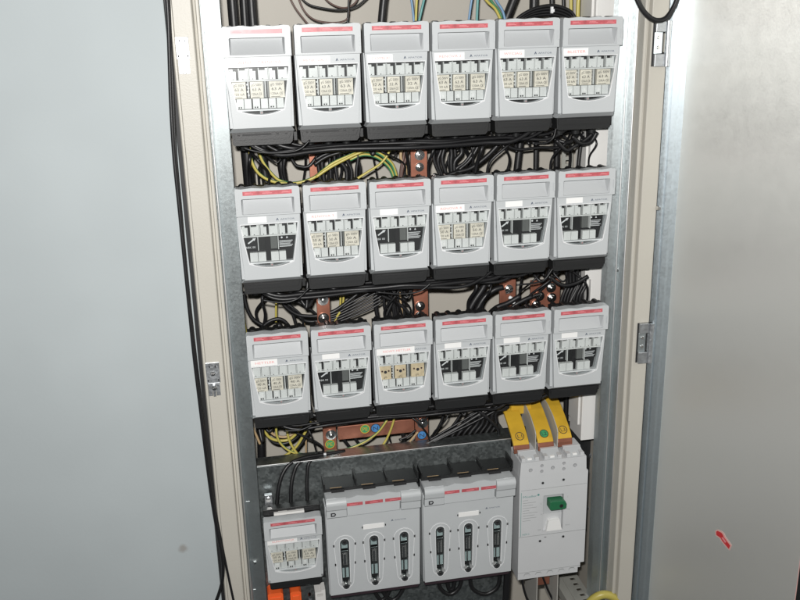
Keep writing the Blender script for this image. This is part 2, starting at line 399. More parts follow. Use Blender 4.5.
# ------------------------------------------------------------------ fuse switches (three pole, small)
UW, UH = .1046, .164
def wloop(i, zt=-.0615, zb=-.128, smile=.008):
    x0, x1 = .005 + i, .0996 - i
    xb0, xb1 = .0155 + i, .089 - i
    pts = [(x0, zt - i), (x0 + (xb0 - x0) * .35, zt - .026)]
    for k in range(9):
        t = k / 8; x = xb0 + (xb1 - xb0) * t
        pts.append((x, zb + i - smile * (1 - (2 * t - 1) ** 2)))
    pts += [(x1 - (x1 - xb1) * .35, zt - .026), (x1, zt - i)]
    return pts            # counter-clockwise seen from the front
def rrect(x0, x1, z0, z1, r=.003, n=3):
    pts = []
    for cx, cz, a in ((x1 - r, z0 + r, -90), (x1 - r, z1 - r, 0), (x0 + r, z1 - r, 90), (x0 + r, z0 + r, 180)):
        for k in range(n + 1):
            t = math.radians(a + 90 * k / n); pts.append((cx + r * math.cos(t), cz + r * math.sin(t)))
    return pts
def cover_mesh():
    b = MB(); W = UW
    # main face with window opening, slightly tapered, on a fuller body behind
    b.prism([[(.0012, -.0462), (.0065, -.156), (W - .0065, -.156), (W - .0012, -.0462)], wloop(0)], 0, .008, GREY)
    b.prism([[(.0, -.0464), (.0012, -.1562), (W - .0012, -.1562), (W, -.0464)], wloop(.0006)], .0085, .034, GREY)
    # window rim
    b.prism([wloop(-.0006), wloop(.0004)], -.0012, .004, RIM)
    # handle hood with pocket
    top = [(W, -.046), (W, -.003)]
    for k in range(13):
        t = k / 12; top.append((W - .002 - (W - .004) * t, .0008 * math.sin(t * 19) - .0004))
    top += [(0, -.003), (0, -.046)]
    b.prism([top[::-1], rrect(.0095, W - .0095, -.0432, -.0175, .0015)], -.0075, .011, GREY)
    # pocket floor, hollow at the top and rolling out at the bottom
    pr = []
    for k in range(11):
        t = k / 10; pr.append((.0095 - .0140 * max(0, t - .08) ** 1.25 / .9, -.0186 - .0248 * t))
    b.strip([(.009, y, z) for y, z in pr], [(W - .009, y, z) for y, z in pr], GREYD)
    b.box(.009, W - .009, .0098, .0108, -.03, -.0165, BLACKP)  # black strip put in as the hood's shadow at the pocket top
    # slanted ends of the pocket
    for s in (0, 1):
        xa, xb = (.0094, .0125) if not s else (W - .0094, W - .0125)
        b.face([(xa, -.0072, -.0178), (xb, .011, -.0182), (xb, -.003, -.0430), (xa, -.0072, -.0430)] if s else [(xa, -.0072, -.0430), (xb, -.003, -.0430), (xb, .011, -.0182), (xa, -.0072, -.0178)], GREYD)
    # bottom lip folding under
    b.add([(.0052, .0003, -.1563), (W - .0052, .0003, -.1563), (W - .0005, .014, -.1640), (.0005, .014, -.1640), (.0052, .034, -.1563), (W - .0052, .034, -.1563), (W - .0005, .034, -.1640), (.0005, .034, -.1640)],
          [(0, 3, 2, 1), (4, 5, 6, 7), (0, 1, 5, 4), (3, 7, 6, 2), (0, 4, 7, 3), (1, 2, 6, 5)], GREY)
    # narrow facets low on each side
    for s in (0, 1):
        f = lambda x: x if not s else W - x
        q = [(f(.0016), .0082, -.085), (f(.0062), .0082, -.1555), (f(.0125), -.0002, -.1555)]
        b.face(q if not s else q[::-1], GREY)
    # hinge hooks at the sides
    for x in (.0003, W - .0033): b.box(x, x + .003, -.009, -.0078, -.034, -.02, GREY)
    return b
def base_mesh():
    b = MB(); W = UW
    b.box(.0025, W - .0015, .0345, .098, -.1645, -.050, BLACK)
    b.box(.0025, W - .0015, .0115, .034, -.0460, -.0022, BLACK)
    b.prism([[(.003, -.1645), (.004, -.1835), (.0075, -.1855), (W - .0085, -.1855), (W - .0045, -.181), (W - .002, -.1645)]], .0165, .098, BLACK)
    b.prism([[(.006, -.1660), (.007, -.1760), (W - .010, -.1760), (W - .006, -.1660)]], .0140, .0163, BLACK)
    b.box(.02, .066, .0132, .0139, -.1692, -.1670, BLACKP)
    for x in (.012, .074, .088): b.box(x, x + .004, .0134, .0139, -.1690, -.1672, BLACKP)
    for k in range(5): b.cyl((.012 + k * .0202, .014, -.0052), (0, 1, 0), .0062, .022, BLACK, 12)
    for k in range(3): b.cyl((.022 + k * .0305, .055, -.1855), (0, 0, -1), .0080, .0125, BLACK, 12, .0062)
    b.box(W - .0012, W + .0042, .03, .06, -.182, -.168, BLACK)
    return b
def insert_mesh(full, milky=False):
    b = MB()
    b.prism([wloop(-.002)], .0175, .0185, BLACKP)
    for k in range(6):
        x = .0068 + k * .01535; w = .0132
        if milky: b.box(x, x + w, .0045, .012, -.0814, -.0650, TABS)
        elif k % 2 == 0:
            b.box(x, x + w - .0034, .0045, .012, -.0814, -.0678, TABS); b.box(x, x + .0052, .0046, .012, -.0679, -.0644, TABS)
        else:
            b.box(x - .0004, x + w, .0045, .012, -.0814, -.0668, TABS); b.box(x + .009, x + w, .0046, .012, -.0669, -.0640, TABS)
        if k < 5: b.box(x + w + .0004, x + w + .0016, .003, .0125, -.0815, -.0632, TABS)
        b.box(x + .004, x + .0055, .0040, .0044, -.0806, -.0792, BLACKP)
    b.box(.0085, .0962, .0030, .0128, -.0838, -.0817, TABS)
    if full:
        for k, x in enumerate((.0145, .0265, .040, .0525, .065, .0775)):
            b.box(x, x + .0112, .005, .012, -.1262, -.1105, TABS)
            if k % 2 == 0:
                b.box(x + .003, x + .008, .003, .0048, -.1215, -.1150, WHITE)
                b.box(x + .0022, x + .0043, .0032, .0048, -.1250, -.1228, BLACKP); b.box(x + .0058, x + .0078, .0032, .0048, -.1250, -.1228, BLACKP)
        b.box(.0335, .0352, .0035, .012, -.109, -.0840, TABS); b.box(.0602, .0618, .0035, .012, -.109, -.0840, TABS)
    else:
        for x, w in ((.0175, .0128), (.0310, .0128), (.0522, .0128), (.0658, .0112)):
            b.box(x, x + w, .0035, .012, -.1262, -.1105, TABS)
        for x in (.0315, .0648): b.box(x, x + .0012, .0028, .012, -.107, -.0840, TABS)
    b.box(.0148, .0898, .0022, .012, -.1296, -.1270, RIM); b.box(.0500, .0550, .0045, .012, -.1348, -.1297, GREYC); b.box(.0518, .0534, .0036, .0044, -.1335, -.1322, PALER)
    return b
def fuse_mesh(x0, x1, i, m, amp):
    b = MB(); z1, z0 = -.0845, -.1098
    b.box(x0, x1, .0035, .017, z0, z1, m)
    y = .0032; w = x1 - x0
    if m is STEAT:
        for dx in (.22, .5, .78): b.cyl((x0 + w * dx, .0034, z1 - .009 - .002 * (dx == .5)), (0, -1, 0), .0017 if dx != .5 else .0028, .0006, INKK if dx == .5 else BROWN, 12)
        b.text('gG', x0 + w * .33, z0 + .003, .0038, y, INKK)
        return b
    b.text('gG 500V', x0 + w * .10, z1 - .0066, .0040, y, INKK, w * .80)
    b.text(amp, x0 + w * .16, z1 - .0138, .0046, y, INKK, w * .66)
    b.text('120kA CE' if i else '120 kA', x0 + w * .10, z1 - .0206, .0038, y, INKK, w * .78)
    b.box(x0 + w * .1, x0 + w * .7, y, y + .0002, z0 + .0012, z0 + .0019, INKK)
    return b
def gap_mesh():
    b = MB()
    for x0, x1 in ((.0308, .0318), (.0356, .0368), (.0578, .0596), (.0640, .0664)):
        b.box(x0, x1, .009, .017, -.1095, -.0845, FGREY if x0 > .05 else BLACKP)
    for i, z in enumerate((-.0875, -.093, -.0985, -.104)): b.box(.0318 + .0012 * (i % 2), .0345 + .0014 * (i % 2), .0075, .0088, z - .0024, z, TABS); b.box(.0600, .0636, .0075, .0088, z - .0022, z - .0004, INKK)
    return b
def plate_mesh():      # markings seen in a switch without fuses
    b = MB(); y = .0168
    b.box(.0100, .0305, .0142, .0174, -.1070, -.0845, BLACK); y = .0138
    b.prism([[(.0150, -.0960), (.0240, -.0895), (.0236, -.0882), (.0292, -.0880), (.0262, -.0928), (.0254, -.0915), (.0166, -.0975)]], y, y + .0003, TIE)
    b.text('RBK 00', .0120, -.1050, .0034, y, TIE, .0155)
    b.box(.0335, .0440, .010, .0174, -.1090, -.0842, BLACK); b.box(.0530, .0640, .011, .0174, -.1070, -.0842, FGREY)
    b.box(.0662, .0935, .0142, .0174, -.1070, -.0845, BLACK)
    for k in range(5): b.box(.0675, .0900 - .002 * (k % 3), .0138, .0141, -.0958 - k * .0024, -.0948 - k * .0024, TIE)
    b.cyl((.0720, .0140, -.0895), (0, -1, 0), .0016, .0003, TIE, 10); b.prism([[(.079, -.091), (.0825, -.091), (.0808, -.0875)]], .0138, .0141, TIE)
    return b
def stripe_mesh():
    b = MB(); b.box(.0125, UW - .0125, -.0080, -.0074, -.0118, -.0052, RED)
    for x, w in ((.0155, .014), (.044, .016), (.0755, .013)):
        b.box(x, x + w, -.0083, -.0081, -.0096, -.0086, PALER); b.box(x + .001, x + w * .8, -.0083, -.0081, -.0078, -.0070, PALER)
    return b
def brand_mesh():
    b = MB(); y = -.0003
    b.prism([[(.0640, -.0570), (.0655, -.0570), (.0665, -.0550), (.0675, -.0570), (.0685, -.0570), (.0668, -.0530), (.0658, -.0530)]], y, y + .0002, INKG)
    b.text('APATOR', .0710, -.0566, .0027, y, INKG, .0235); return b
def pane_mesh():
    b = MB(); b.prism([wloop(.0012)], .0008, .0016, PANE); return b

protos = {}
def copy_thing(src):
    r = src.copy(); col.objects.link(r)
    for ch in src.children:
        if ch.name.startswith('name_label'): continue
        c = ch.copy(); col.objects.link(c); c.parent = r
        for g in ch.children:
            d = g.copy(); col.objects.link(d); d.parent = c
    return r
FX = ((.0095, .0305), (.0372, .0575), (.0668, .0910))
def make_switch(kind):
    full = kind != 'empty'
    r = root('fuse_switch', (0, 0, 0), '', 'fuse switch')
    base_mesh().build('base', r, .0008)
    cover_mesh().build('cover', r, .0011, 2)
    stripe_mesh().build('red_stripe', r); brand_mesh().build('brand_print', r)
    insert_mesh(full, kind in ('40 A', 'milky')).build('window_insert', r, .0004, 1)
    if full:
        gap_mesh().build('fuse_divider', r)
        for i, (a, c) in enumerate(FX):
            fuse_mesh(a, c, i, STEAT if kind == 'tan' else CREAM, {'40 A': '40 A', '63 A': '63 A', 'milky': '25 A', '50 A': '50 A', '32 A': '32 A'}.get(kind, '63 A')).build('fuse', r, .0005, 1)
    else:
        plate_mesh().build('empty_carrier', r)
    pane_mesh().build('window_pane', r)
    return r
def name_label(r, txt, wide):
    b = MB(); rot = math.radians(random.uniform(-.6, .9))
    if txt:
        x0, x1 = .0045, (.0585 if wide == 0 else wide); z0, z1 = -.0605, -.0492
    else:
        x0, x1 = .0180, .0485; z0, z1 = -.0590, -.0492
    b.box(x0, x1, -.0006, .0004, z0, z1, WHITE)
    o = b.build('name_label', r)
    if txt:
        t = MB(); m = (x1 - x0) * .13
        t.text(txt, x0 + m * 1.3, -.0567, .0042, -.0009, INKR, (x1 - x0) - m * 2.1)
        t.build('lettering', o)
    o.rotation_euler = (0, rot * .0, 0)

PITCH = .11; RZ = (0, -.2512, -.5022)
rows = [[('63 A', 'WENT CZ RENOVA', .0975), ('63 A', 'RENOVA 1', .055), ('32 A', 'COMEXI', .046), ('63 A', 'RENOVA 2', .055), ('63 A', 'WYCIAG', .047), ('63 A', 'BLISTER', .048)],
        [('empty', '', 0), ('50 A', 'RENOVA 3', .055), ('empty', '', 0), ('50 A', 'RENOVA 4', .055), ('empty', '', 0), ('empty', '', 0)],
        [('40 A', 'HETTLER', .050), ('empty', '', 0), ('tan', 'NOWY HETTLER', .073), ('empty', '', 0), ('empty', '', 0), ('empty', '', 0)]]
rown = ('top', 'second', 'third')
emptypos = {(1, 0): 'leftmost switch of the second row, blank label, black empty window', (1, 2): 'blank-labelled empty fuse switch between RENOVA 3 and RENOVA 4', (1, 4): 'blank-labelled empty fuse switch just right of RENOVA 4',
            (1, 5): 'blank-labelled empty fuse switch at the right end of the second row', (2, 1): 'blank-labelled empty fuse switch between HETTLER and NOWY HETTLER', (2, 3): 'blank-labelled empty fuse switch just right of NOWY HETTLER',
            (2, 4): 'blank-labelled empty fuse switch, fifth in the third row', (2, 5): 'blank-labelled empty fuse switch at the right end of the third row'}
fulllab = {'WENT CZ RENOVA': 'grey fuse switch with long washed-out label across its front, top left', 'RENOVA 1': 'grey fuse switch labelled RENOVA 1 in red, second in the top row', 'COMEXI': 'grey fuse switch with 32 A fuses, third in the top row',
           'RENOVA 2': 'grey fuse switch labelled RENOVA 2 in the top row', 'WYCIAG': 'grey fuse switch labelled WYCIAG in the top row', 'BLISTER': 'grey fuse switch labelled BLISTER at the right end of the top row',
           'RENOVA 3': 'grey fuse switch labelled RENOVA 3 with three cream fuses', 'RENOVA 4': 'grey fuse switch labelled RENOVA 4 with three cream fuses', 'HETTLER': 'grey fuse switch labelled HETTLER with 40 A fuses, left end of third row',
           'NOWY HETTLER': 'grey fuse switch labelled NOWY HETTLER with tan dotted fuses'}
for k, row in enumerate(rows):
    for i, (kind, txt, wide) in enumerate(row):
        if kind not in protos: r = protos[kind] = make_switch(kind)
        else: r = copy_thing(protos[kind])
        r.location = (i * PITCH, random.uniform(-.001, .001), RZ[k] + random.uniform(-.0006, .0006))
        tag(r, fulllab[txt] if txt else emptypos[(k, i)], 'fuse switch', 'small three-pole fuse switches in rows')
        name_label(r, txt, wide)
r = make_switch('milky'); r.location = (.0045, .0, -.8640); r.scale = (1.015, 1, .865)
tag(r, 'grey fuse switch labelled KLIMATYZACJA standing alone at bottom left', 'fuse switch', 'small three-pole fuse switches in rows')
name_label(r, 'KLIMATYZACJA', .0585)
b = MB(); b.box(.02, .075, .004, .03, .0042, .0092, DUCT); b.build('terminal_strip', r, .0006)
b = MB()
b.box(.001, .104, .012, .030, .0020, .0150, BLACK)
for x in (.012, .044, .076): b.box(x, x + .016, .0105, .0118, .0040, .0120, BLACKP)
b.build('terminal_shroud', r, .0008)
b = MB(); b.box(.006, .020, .034, .042, .0100, .036, ZINCL); b.cyl((.013, .0339, .026), (0, -1, 0), .0045, .003, STEEL); b.build('terminal_clamp', r, .0006)

# ------------------------------------------------------------------ big fuse switches (lowest row)
BW, BH = .1805, .2160
BXC = (.0335, .0895, .1475)
def slot_loop(xc, w0, w1, z0, z1, n=6):
    """outline narrower at the foot, rounded top"""
    pts = []
    for k in range(n + 1):
        t = math.pi * k / n; pts.append((xc + w1 * math.cos(t), z1 - w1 + w1 * math.sin(t)))
    for k in range(n + 1):
        t = math.pi + math.pi * k / n; pts.append((xc + w0 * math.cos(t), z0 + w0 + w0 * math.sin(t)))
    return pts
def make_big():
    r = root('large_fuse_switch', (0, 0, 0), '', 'fuse switch')
    b = MB(); W = BW
    win = [slot_loop(x, .0075, .0088, -.2020, -.0920) for x in BXC]
    b.prism([[(.0005, -.0205), (.0025, -.2135), (W - .0035, -.2135), (W - .0005, -.0205)]] + win, 0, .006, GREY)
    b.prism([[(.0, -.0207), (.001, -.2150), (W - .002, -.2150), (W, -.0207)]] + [slot_loop(x, .0079, .0092, -.2024, -.0916) for x in BXC], .0065, .034, GREY)
    # stiff top band
    top = [(W - .002, -.0203), (W - .002, -.004)]
    for k in range(13):
        t = k / 12; top.append((W - .004 - (W - .008) * t, .001 * math.sin(t * 22) - .0008))
    top += [(.002, -.004), (.002, -.0203)]
    b.prism([top[::-1]], -.0085, .03, GREY)
    # raised face between the grips
    b.prism([[(.0405, -.0408), (W - .0405, -.0408), (W - .0405, -.0206), (.0405, -.0206)]], -.0065, -.0004, GREY)
    b.build('cover', r, .0016, 2)
    for x0, x1 in ((.0018, .0392), (W - .0392, W - .0018)):
        g = MB(); pr = []
        for k in range(10):
            t = math.radians(-5 + 95 * k / 9); pr.append((-.0085 - .0085 * math.cos(t), -.0105 + .0095 * math.sin(t)))
        pr = [(-.0004, -.0392), (-.0118, -.0385), (-.0128, -.0235), (-.0150, -.0205)] + pr + [(-.0088, -.0002)]
        nn = len(pr); vs = [(x0, y, z) for y, z in pr] + [(x1, y, z) for y, z in pr]
        g.strip(vs[:nn], vs[nn:], GREY, False)
        g.add(vs[:nn], [list(range(nn))[::-1]], GREY); g.add(vs[nn:], [list(range(nn))], GREY)
        o = g.build('grip', r, .0014, 2)
        if x0 < .01:
            s = MB(); s.prism([[(.0095, -.0350), (.0165, -.0350), (.0190, -.0320), (.0190, -.0300), (.0165, -.0275), (.0095, -.0275)], [(.0118, -.0330), (.0118, -.0295), (.0155, -.0295), (.0168, -.0305), (.0168, -.0318), (.0155, -.0330)]], -.0131, -.0124, INKK)
            s.build('lock_symbol', o)
    for k in range(3):
        s = MB(); x = .0365 + k * .0378; s.box(x, x + .0335, -.0092, -.0086, -.0192, -.0130, RED)
        s.box(x + .009, x + .024, -.0095, -.0093, -.0168, -.0157, PALER); s.build('red_stripe', r)
    s = MB(); s.box(.0700, .1100, -.0008, .0003, -.0775, -.0675, WHITE)
    for x in (.0675, .1115): s.box(x, x + .002, -.0012, -.0002, -.0745, -.0705, BLACKP)
    s.build('name_label', r, .0003, 1)
    s = MB(); y = -.0003
    s.prism([[(.1235, -.0667), (.1250, -.0667), (.1258, -.0650), (.1266, -.0667), (.1281, -.0667), (.1263, -.0632), (.1253, -.0632)]], y, y + .0002, INKG)
    s.text('APATOR', .1300, -.0664, .0025, y, INKG, .0225); s.build('brand_print', r)
    for x in BXC:
        f = MB()
        f.prism([slot_loop(x, .0150, .0205, -.2000, -.0845, 8), slot_loop(x, .0141, .0196, -.1991, -.0854, 8)], -.0009, .0003, RIM)
        for dx, z in ((-.0205, -.105), (.0205, -.105), (-.0188, -.146), (.0188, -.146)): f.box(x + dx - .0014, x + dx + .0014, -.0009, -.0001, z - .0024, z + .0024, BLACKP)
        o = f.build('window_outline', r)
        f = MB()
        f.box(x - .0100, x + .0100, .022, .024, -.2030, -.0915, BLACKP)
        f.box(x - .0076, x + .0076, .010, .0215, -.1195, -.1035, TEALG)
        f.box(x - .0080, x + .0080, .004, .0215, -.1550, -.1205, BLACK)
        f.cyl((x - .0005, .0042, -.150), (0, 0, 1), .0042, .024, STEEL, 12); f.cyl((x + .004, .005, -.152), (0, 0, 1), .0018, .028, FGREY, 10)
        f.box(x - .0076, x + .0076, .009, .0215, -.1830, -.1560, TEALG)
        f.box(x - .0015, x + .0015, .0075, .0088, -.1830, -.1560, STEEL)
        f.build('fuse', r, .0006, 1)
        for z, sgn in ((-.0985, 1), (-.1955, -1)):
            c = MB(); c.cyl((x, .010, z), (0, -1, 0), .0068, .0115, STEEL, 16, .0060); c.cyl((x, -.0016, z), (0, -1, 0), .0028, .0006, BLACKP, 12)
            if sgn < 0:
                for dx in (-.0062, .0062): c.cyl((x + dx, .004, z + .006), (0, -1, 0), .0032, .006, GREYC, 12)
            c.build('terminal_cap', r)
        f = MB(); f.prism([slot_loop(x, .0085, .0098, -.2030, -.0910), slot_loop(x, .0074, .0087, -.2019, -.0921)], -.0008, .003, RIM)
        for dx in (-.0066, .0066): f.box(x + dx - .0006, x + dx + .0006, .003, .0095, -.1840, -.1020, STEEL)
        f.box(x - .0070, x + .0070, .0035, .0095, -.1225, -.1205, STEEL); f.box(x - .0070, x + .0070, .0035, .0095, -.1570, -.1550, STEEL)
        f.build('slot_rim', r)
        p = MB(); p.prism([slot_loop(x, .0070, .0083, -.2012, -.0928)], .0012, .002, PANE); p.build('window_pane', r)
    d = MB(); W = BW
    d.prism([[(.002, -.2152), (.004, -.2250), (W - .006, -.2250), (W - .002, -.2152)]], .008, .0512, PURP)
    d.box(.003, W - .002, .0345, .051, -.2148, .0025, BLACK)
    d.build('base', r, .0008)
    d = MB()
    d.box(.001, W - .001, .012, .0512, .0028, .0100, BLACK)
    for k in range(4): d.box(.001 + k * .0588, .0035 + k * .0588, .010, .0512, .0102, .0200 + .005 * (k % 2), BLACK)
    for k in range(3):
        x = .0045 + k * .0588
        d.add([(x, .010, .0102), (x + .053, .010, .0102), (x + .053, .050, .0125), (x, .050, .0125)], [(0, 1, 2, 3)], BLACK)
        d.box(x + .010, x + .034, .0068, .0098, .0030, .0085, BLACKP); d.box(x + .008, x + .030, .0115, .0119, .0102, .0112, TAN)
    d.build('terminal_shroud', r, .0006)
    return r
big = make_big(); big.location = (.1180, 0, -.8315)
tag(big, 'large grey three-window fuse switch beside the KLIMATYZACJA switch', 'fuse switch', 'large fuse switches in the lowest row')
big2 = copy_thing(big)
for ch in big.children:
    if ch.name.startswith('name_label'):
        c = ch.copy(); col.objects.link(c); c.parent = big2
big2.location = (.3025, .0005, -.8310)
tag(big2, 'large grey three-window fuse switch beside the circuit breaker', 'fuse switch', 'large fuse switches in the lowest row')

# ------------------------------------------------------------------ circuit breaker
br = root('circuit_breaker', (.4935, 0, -.8080), 'light grey moulded circuit breaker with green toggle at bottom right', 'circuit breaker')
W = .1345
b = MB()
b.prism([[(0, -.0315), (.0, -.2520), (.0, -.2590), (W - .0090, -.2590), (W - .0090, -.2480), (W - .0040, -.2480), (W - .0040, -.2370), (W + .004, -.2370), (W + .004, -.0315)],
         rrect(.0490, .0905, -.1560, -.0765, .001)], 0, .070, LIGHT)
b.prism([[(.0500, -.1558), (.0500, -.12), (.0895, -.12), (.0895, -.1558)]], .006, .008, LIGHT)
b.box(.0495, .090, .0085, .010, -.1555, -.077, GREYD)
b.box(.0, W + .004, -.0006, -.0001, -.1625, -.1618, GREYC)
b.box(.003, W + .002, -.0005, -.0001, -.0600, -.0595, GREYC)
b.prism([[(.056, -.1550), (.088, -.1550), (.083, -.1320), (.060, -.1320)]], -.002, .0058, WHITE)
for x, z in ((.0465, -.0475), (.0885, -.0455), (.0440, -.1755), (.0920, -.1720)):
    b.cyl((x, .0002, z), (0, -1, 0), .0036, .0008, GREYD, 14); b.cyl((x, -.0008, z), (0, -1, 0), .0024, .0005, BLACKP, 12)
for x in (.012, .036, .060, .084, .106):
    b.prism([[(x, -.252), (x + .003, -.246), (x + .011, -.246), (x + .014, -.252), (x + .011, -.2475), (x + .003, -.2475)]], -.0009, -.0001, GREYC)
b.box(.0, W - .004, -.0006, -.0001, -.2438, -.2432, GREYC)
body = b.build('body', br, .0012, 2)
b = MB()
holes = [[(x + .0040 * math.cos(t * .6283), -.0175 + .0040 * math.sin(t * .6283)) for t in range(10)] for x in (.0215, .0660, .1110)]
holes += [[(x + .0034 * math.cos(t * .6283), z + .0034 * math.sin(t * .6283)) for t in range(10)] for x in (.0440, .0885) for z in (-.0225, -.0105)]
b.prism([[(0, -.0313), (W + .0005, -.0313), (W - .001, .0), (.002, .0)]] + holes, -.0004, .010, LIGHT)
b.prism([[(.0, -.0312), (W + .0005, -.0312), (W - .001, -.0003), (.002, -.0003)]], .0105, .07, LIGHT)
for x in (.0215, .0660, .1110): b.cyl((x, .010, -.0175), (0, -1, 0), .0032, .003, GREYC, 12)
b.build('terminal_cover', br, .0010, 2)
for k in range(3):
    x = .0035 + k * .0455; t = MB()
    t.prism([[(x, .0002), (x + .012, .0002), (x + .015, .006), (x + .022, .006), (x + .025, .0002), (x + .035, .0002), (x + .035, .0130), (x, .0130)]], .022, .055, LIGHT)
    t.add([(x, .0005, .0003), (x + .035, .0005, .0003), (x + .034, .0218, .0125), (x + .001, .0218, .0125)], [(0, 1, 2, 3)], GREYD)
    t.box(x, x + .008, .0005, .0216, .0003, .0080, LIGHT); t.box(x + .027, x + .035, .0005, .0216, .0003, .0080, LIGHT)
    t.box(x + .013, x + .022, .004, .0216, .0004, .0055, WHITE)
    t.cyl((x + .006, .036, .0131), (0, 0, 1), .0075, .006, TIE, 14, .0055)
    t.build('terminal', br, .0007, 1)
# toggle
b = MB(); b.prism([[(.0570, -.0990), (.0600, -.1010), (.0870, -.1010), (.0905, -.0985), (.0910, -.0905), (.0885, -.0850), (.0850, -.0828), (.0585, -.0820), (.0570, -.0835)]], -.016, .004, TOGG)
tg = b.build('toggle', br, .002, 2); tg['label'] = 'green switching toggle'
b = MB(); b.cyl((.0800, -.0163, -.0930), (0, -1, 0), .0038, .0004, BLACKP, 12); b.build('lock_hole', tg)
# printing
b = MB(); y = -.0004
b.box(.0035, .0043, y, y + .0003, -.1610, -.0640, INKT)
b.text('Moeller', .0075, -.0760, .0044, y, INKT, .028); b.prism([[(.0385 + .0022 * math.cos(t * .524), -.0725 + .0022 * math.sin(t * .524)) for t in range(12)]], y, y + .0003, INKT)
for k, w in enumerate((.010, .026, .020, .028, .013, .030, .024, .028, .016)):
    b.box(.0075, .0075 + w, y, y + .0003, -.0822 - k * .0056, -.0815 - k * .0056, GREYC)
b.text('NZM 3', .0075, -.1585, .0035, y, INKT, .014)
b.text('I', .0440, -.0945, .004, y, GREYC); b.text('+', .0440, -.1180, .004, y, GREYC); b.text('OFF', .0385, -.1520, .003, y, GREYC)
b.text('I', .0985, -.0860, .004, y, GREYC); b.text('Trip', .0965, -.1130, .003, y, GREYC, .007); b.text('Reset', .0960, -.1480, .003, y, GREYC, .009)
b.box(.0530, .0570, y, y + .0003, -.1690, -.1680, BLACKP)
b.build('rating_print', br)
for x in (.0415, .0850):
    b = MB(); b.box(x, x + .0018, .004, .075, -.345, -.2595, SEP); b.build('phase_barrier', br)
b = MB(); b.box(.050, .078, .030, .034, -.300, -.2595, COPPER); bolt(b, (.064, .030, -.268), .006, STEEL); b.build('terminal_lug', br)
b = MB(); b.box(.0005, .135, .0705, .1245, -.255, -.004, BLACK); b.build('mounting_foot', br, .001)

# ------------------------------------------------------------------ insulated bars L1 L2 L3 and barriers
def symbol_mesh(txt, x, z, y, ring, ink, fillm=None, r=.0085):
    b = MB()
    c = lambda rr: [(x + rr * math.cos(t * .3927), z + rr * math.sin(t * .3927)) for t in range(16)]
    if fillm: b.prism([c(r)], y, y + .0002, fillm)
    b.prism([c(r), c(r * .86)], y - .0003, y + .0001, ring)
    b.text(txt, x - r * .52, z - r * .42, r * .85, y - .0004, ink, r * 1.05)
    return b
prof = [(.150, -.7340), (.120, -.7355), (.095, -.7440), (.070, -.7570), (.050, -.7690), (.0370, -.7790), (.0310, -.7860)]
end = [(.0310, -.7860), (.0285, -.7925), (.0278, -.8020)]
def bar(x0, x1, txt, fill, ring, ink, label, off=0):
    r = root('busbar', ((x0 + x1) / 2, .0285, -.80), label, 'busbar', 'yellow insulated busbars above the breaker')
    mi = Matrix.Translation(-r.location)
    def sweep(pr, t, m, nm, bev=.0008):
        b = MB(); up = []
        for i, (y, z) in enumerate(pr):
            a = Vector(pr[max(i - 1, 0)]); c = Vector(pr[min(i + 1, len(pr) - 1)]); d = (c - a).normalized(); nn = Vector((d.y, -d.x))
            up.append((y + nn.x * t, z + nn.y * t))
        n = len(pr); A = [(x0, y, z + off) for y, z in pr]; B = [(x0, y, z + off) for y, z in up]; C2 = [(x1, y, z + off) for y, z in pr]; D = [(x1, y, z + off) for y, z in up]
        vs = A + B + C2 + D; fs = []
        for i in range(n - 1):
            fs += [(i, i + 1, n + i + 1, n + i), (2 * n + i, 3 * n + i, 3 * n + i + 1, 2 * n + i + 1), (i, 2 * n + i, 2 * n + i + 1, i + 1), (n + i, n + i + 1, 3 * n + i + 1, 3 * n + i)]
        fs += [(0, n, 3 * n, 2 * n), (n - 1, 3 * n - 1, 4 * n - 1, 2 * n - 1)]
        b.add(vs, fs, m); bm = bmesh.new(); o = b.build(nm, r, bev)
        bm.from_mesh(o.data); bmesh.ops.recalc_face_normals(bm, faces=bm.faces); bm.to_mesh(o.data); bm.free()
        o.matrix_parent_inverse = mi; return o, up
    o, up = sweep(prof, -.006, YEL, 'insulation')
    sweep(end, -.005, COPPER, 'copper_end')
    # round marking lying on the sloping face
    i = 4; y0, z0 = prof[i]; y1, z1 = prof[i + 1]
    d = Vector((0, y0 - y1, z0 - z1)).normalized(); nrm = Vector((0, -d.z, d.y)); nrm = nrm if nrm.y < 0 else -nrm
    org = Vector(((x0 + x1) / 2, (y0 + y1) / 2, (z0 + z1) / 2 + off))
    s = symbol_mesh(txt, 0, 0, -.0012, ring, ink, fill, .0088)
    s.v = [org + Vector((v.x, 0, 0)) + d * v.z - nrm * v.y for v in s.v]
    so = s.build('phase_mark', r); so.matrix_parent_inverse = mi
    return r
bar(.4905, .5220, 'L1', None, INKK, INKK, 'yellow insulated bar marked L1, left of the three')
bar(.5400, .5715, 'L2', STN, INKK, INKK, 'yellow insulated bar with green L2 circle, middle of the three')
bar(.5795, .6090, 'L3', None, INKK, INKK, 'yellow insulated bar marked L3, right of the three', .004)
b = MB(); p = P(511, 406, .10); q = P(531, 412, .10); b.box(p.x, q.x, .098, .104, q.z - .001, p.z + .002, YEL)
tag(b.build('busbar_stub', None, .001), 'short yellow insulated bar end lying above the L1 bar', 'busbar')
for x, lab in ((.5320, 'grey barrier sheet standing between bars L1 and L2'), (.5765, 'grey barrier sheet standing between bars L2 and L3')):
    b = MB()
    pts = [(.120, -.7270), (.085, -.7315), (.055, -.7420), (.030, -.7580), (.0255, -.7640), (.0255, -.8060), (.06, -.8060), (.085, -.775), (.120, -.755)]
    b.prism([pts], x, x + .0016, SEP, lambda a, c, d: (d, a, c)); tag(b.build('phase_barrier', None, .0004), lab, 'barrier', 'grey barriers between yellow bars')

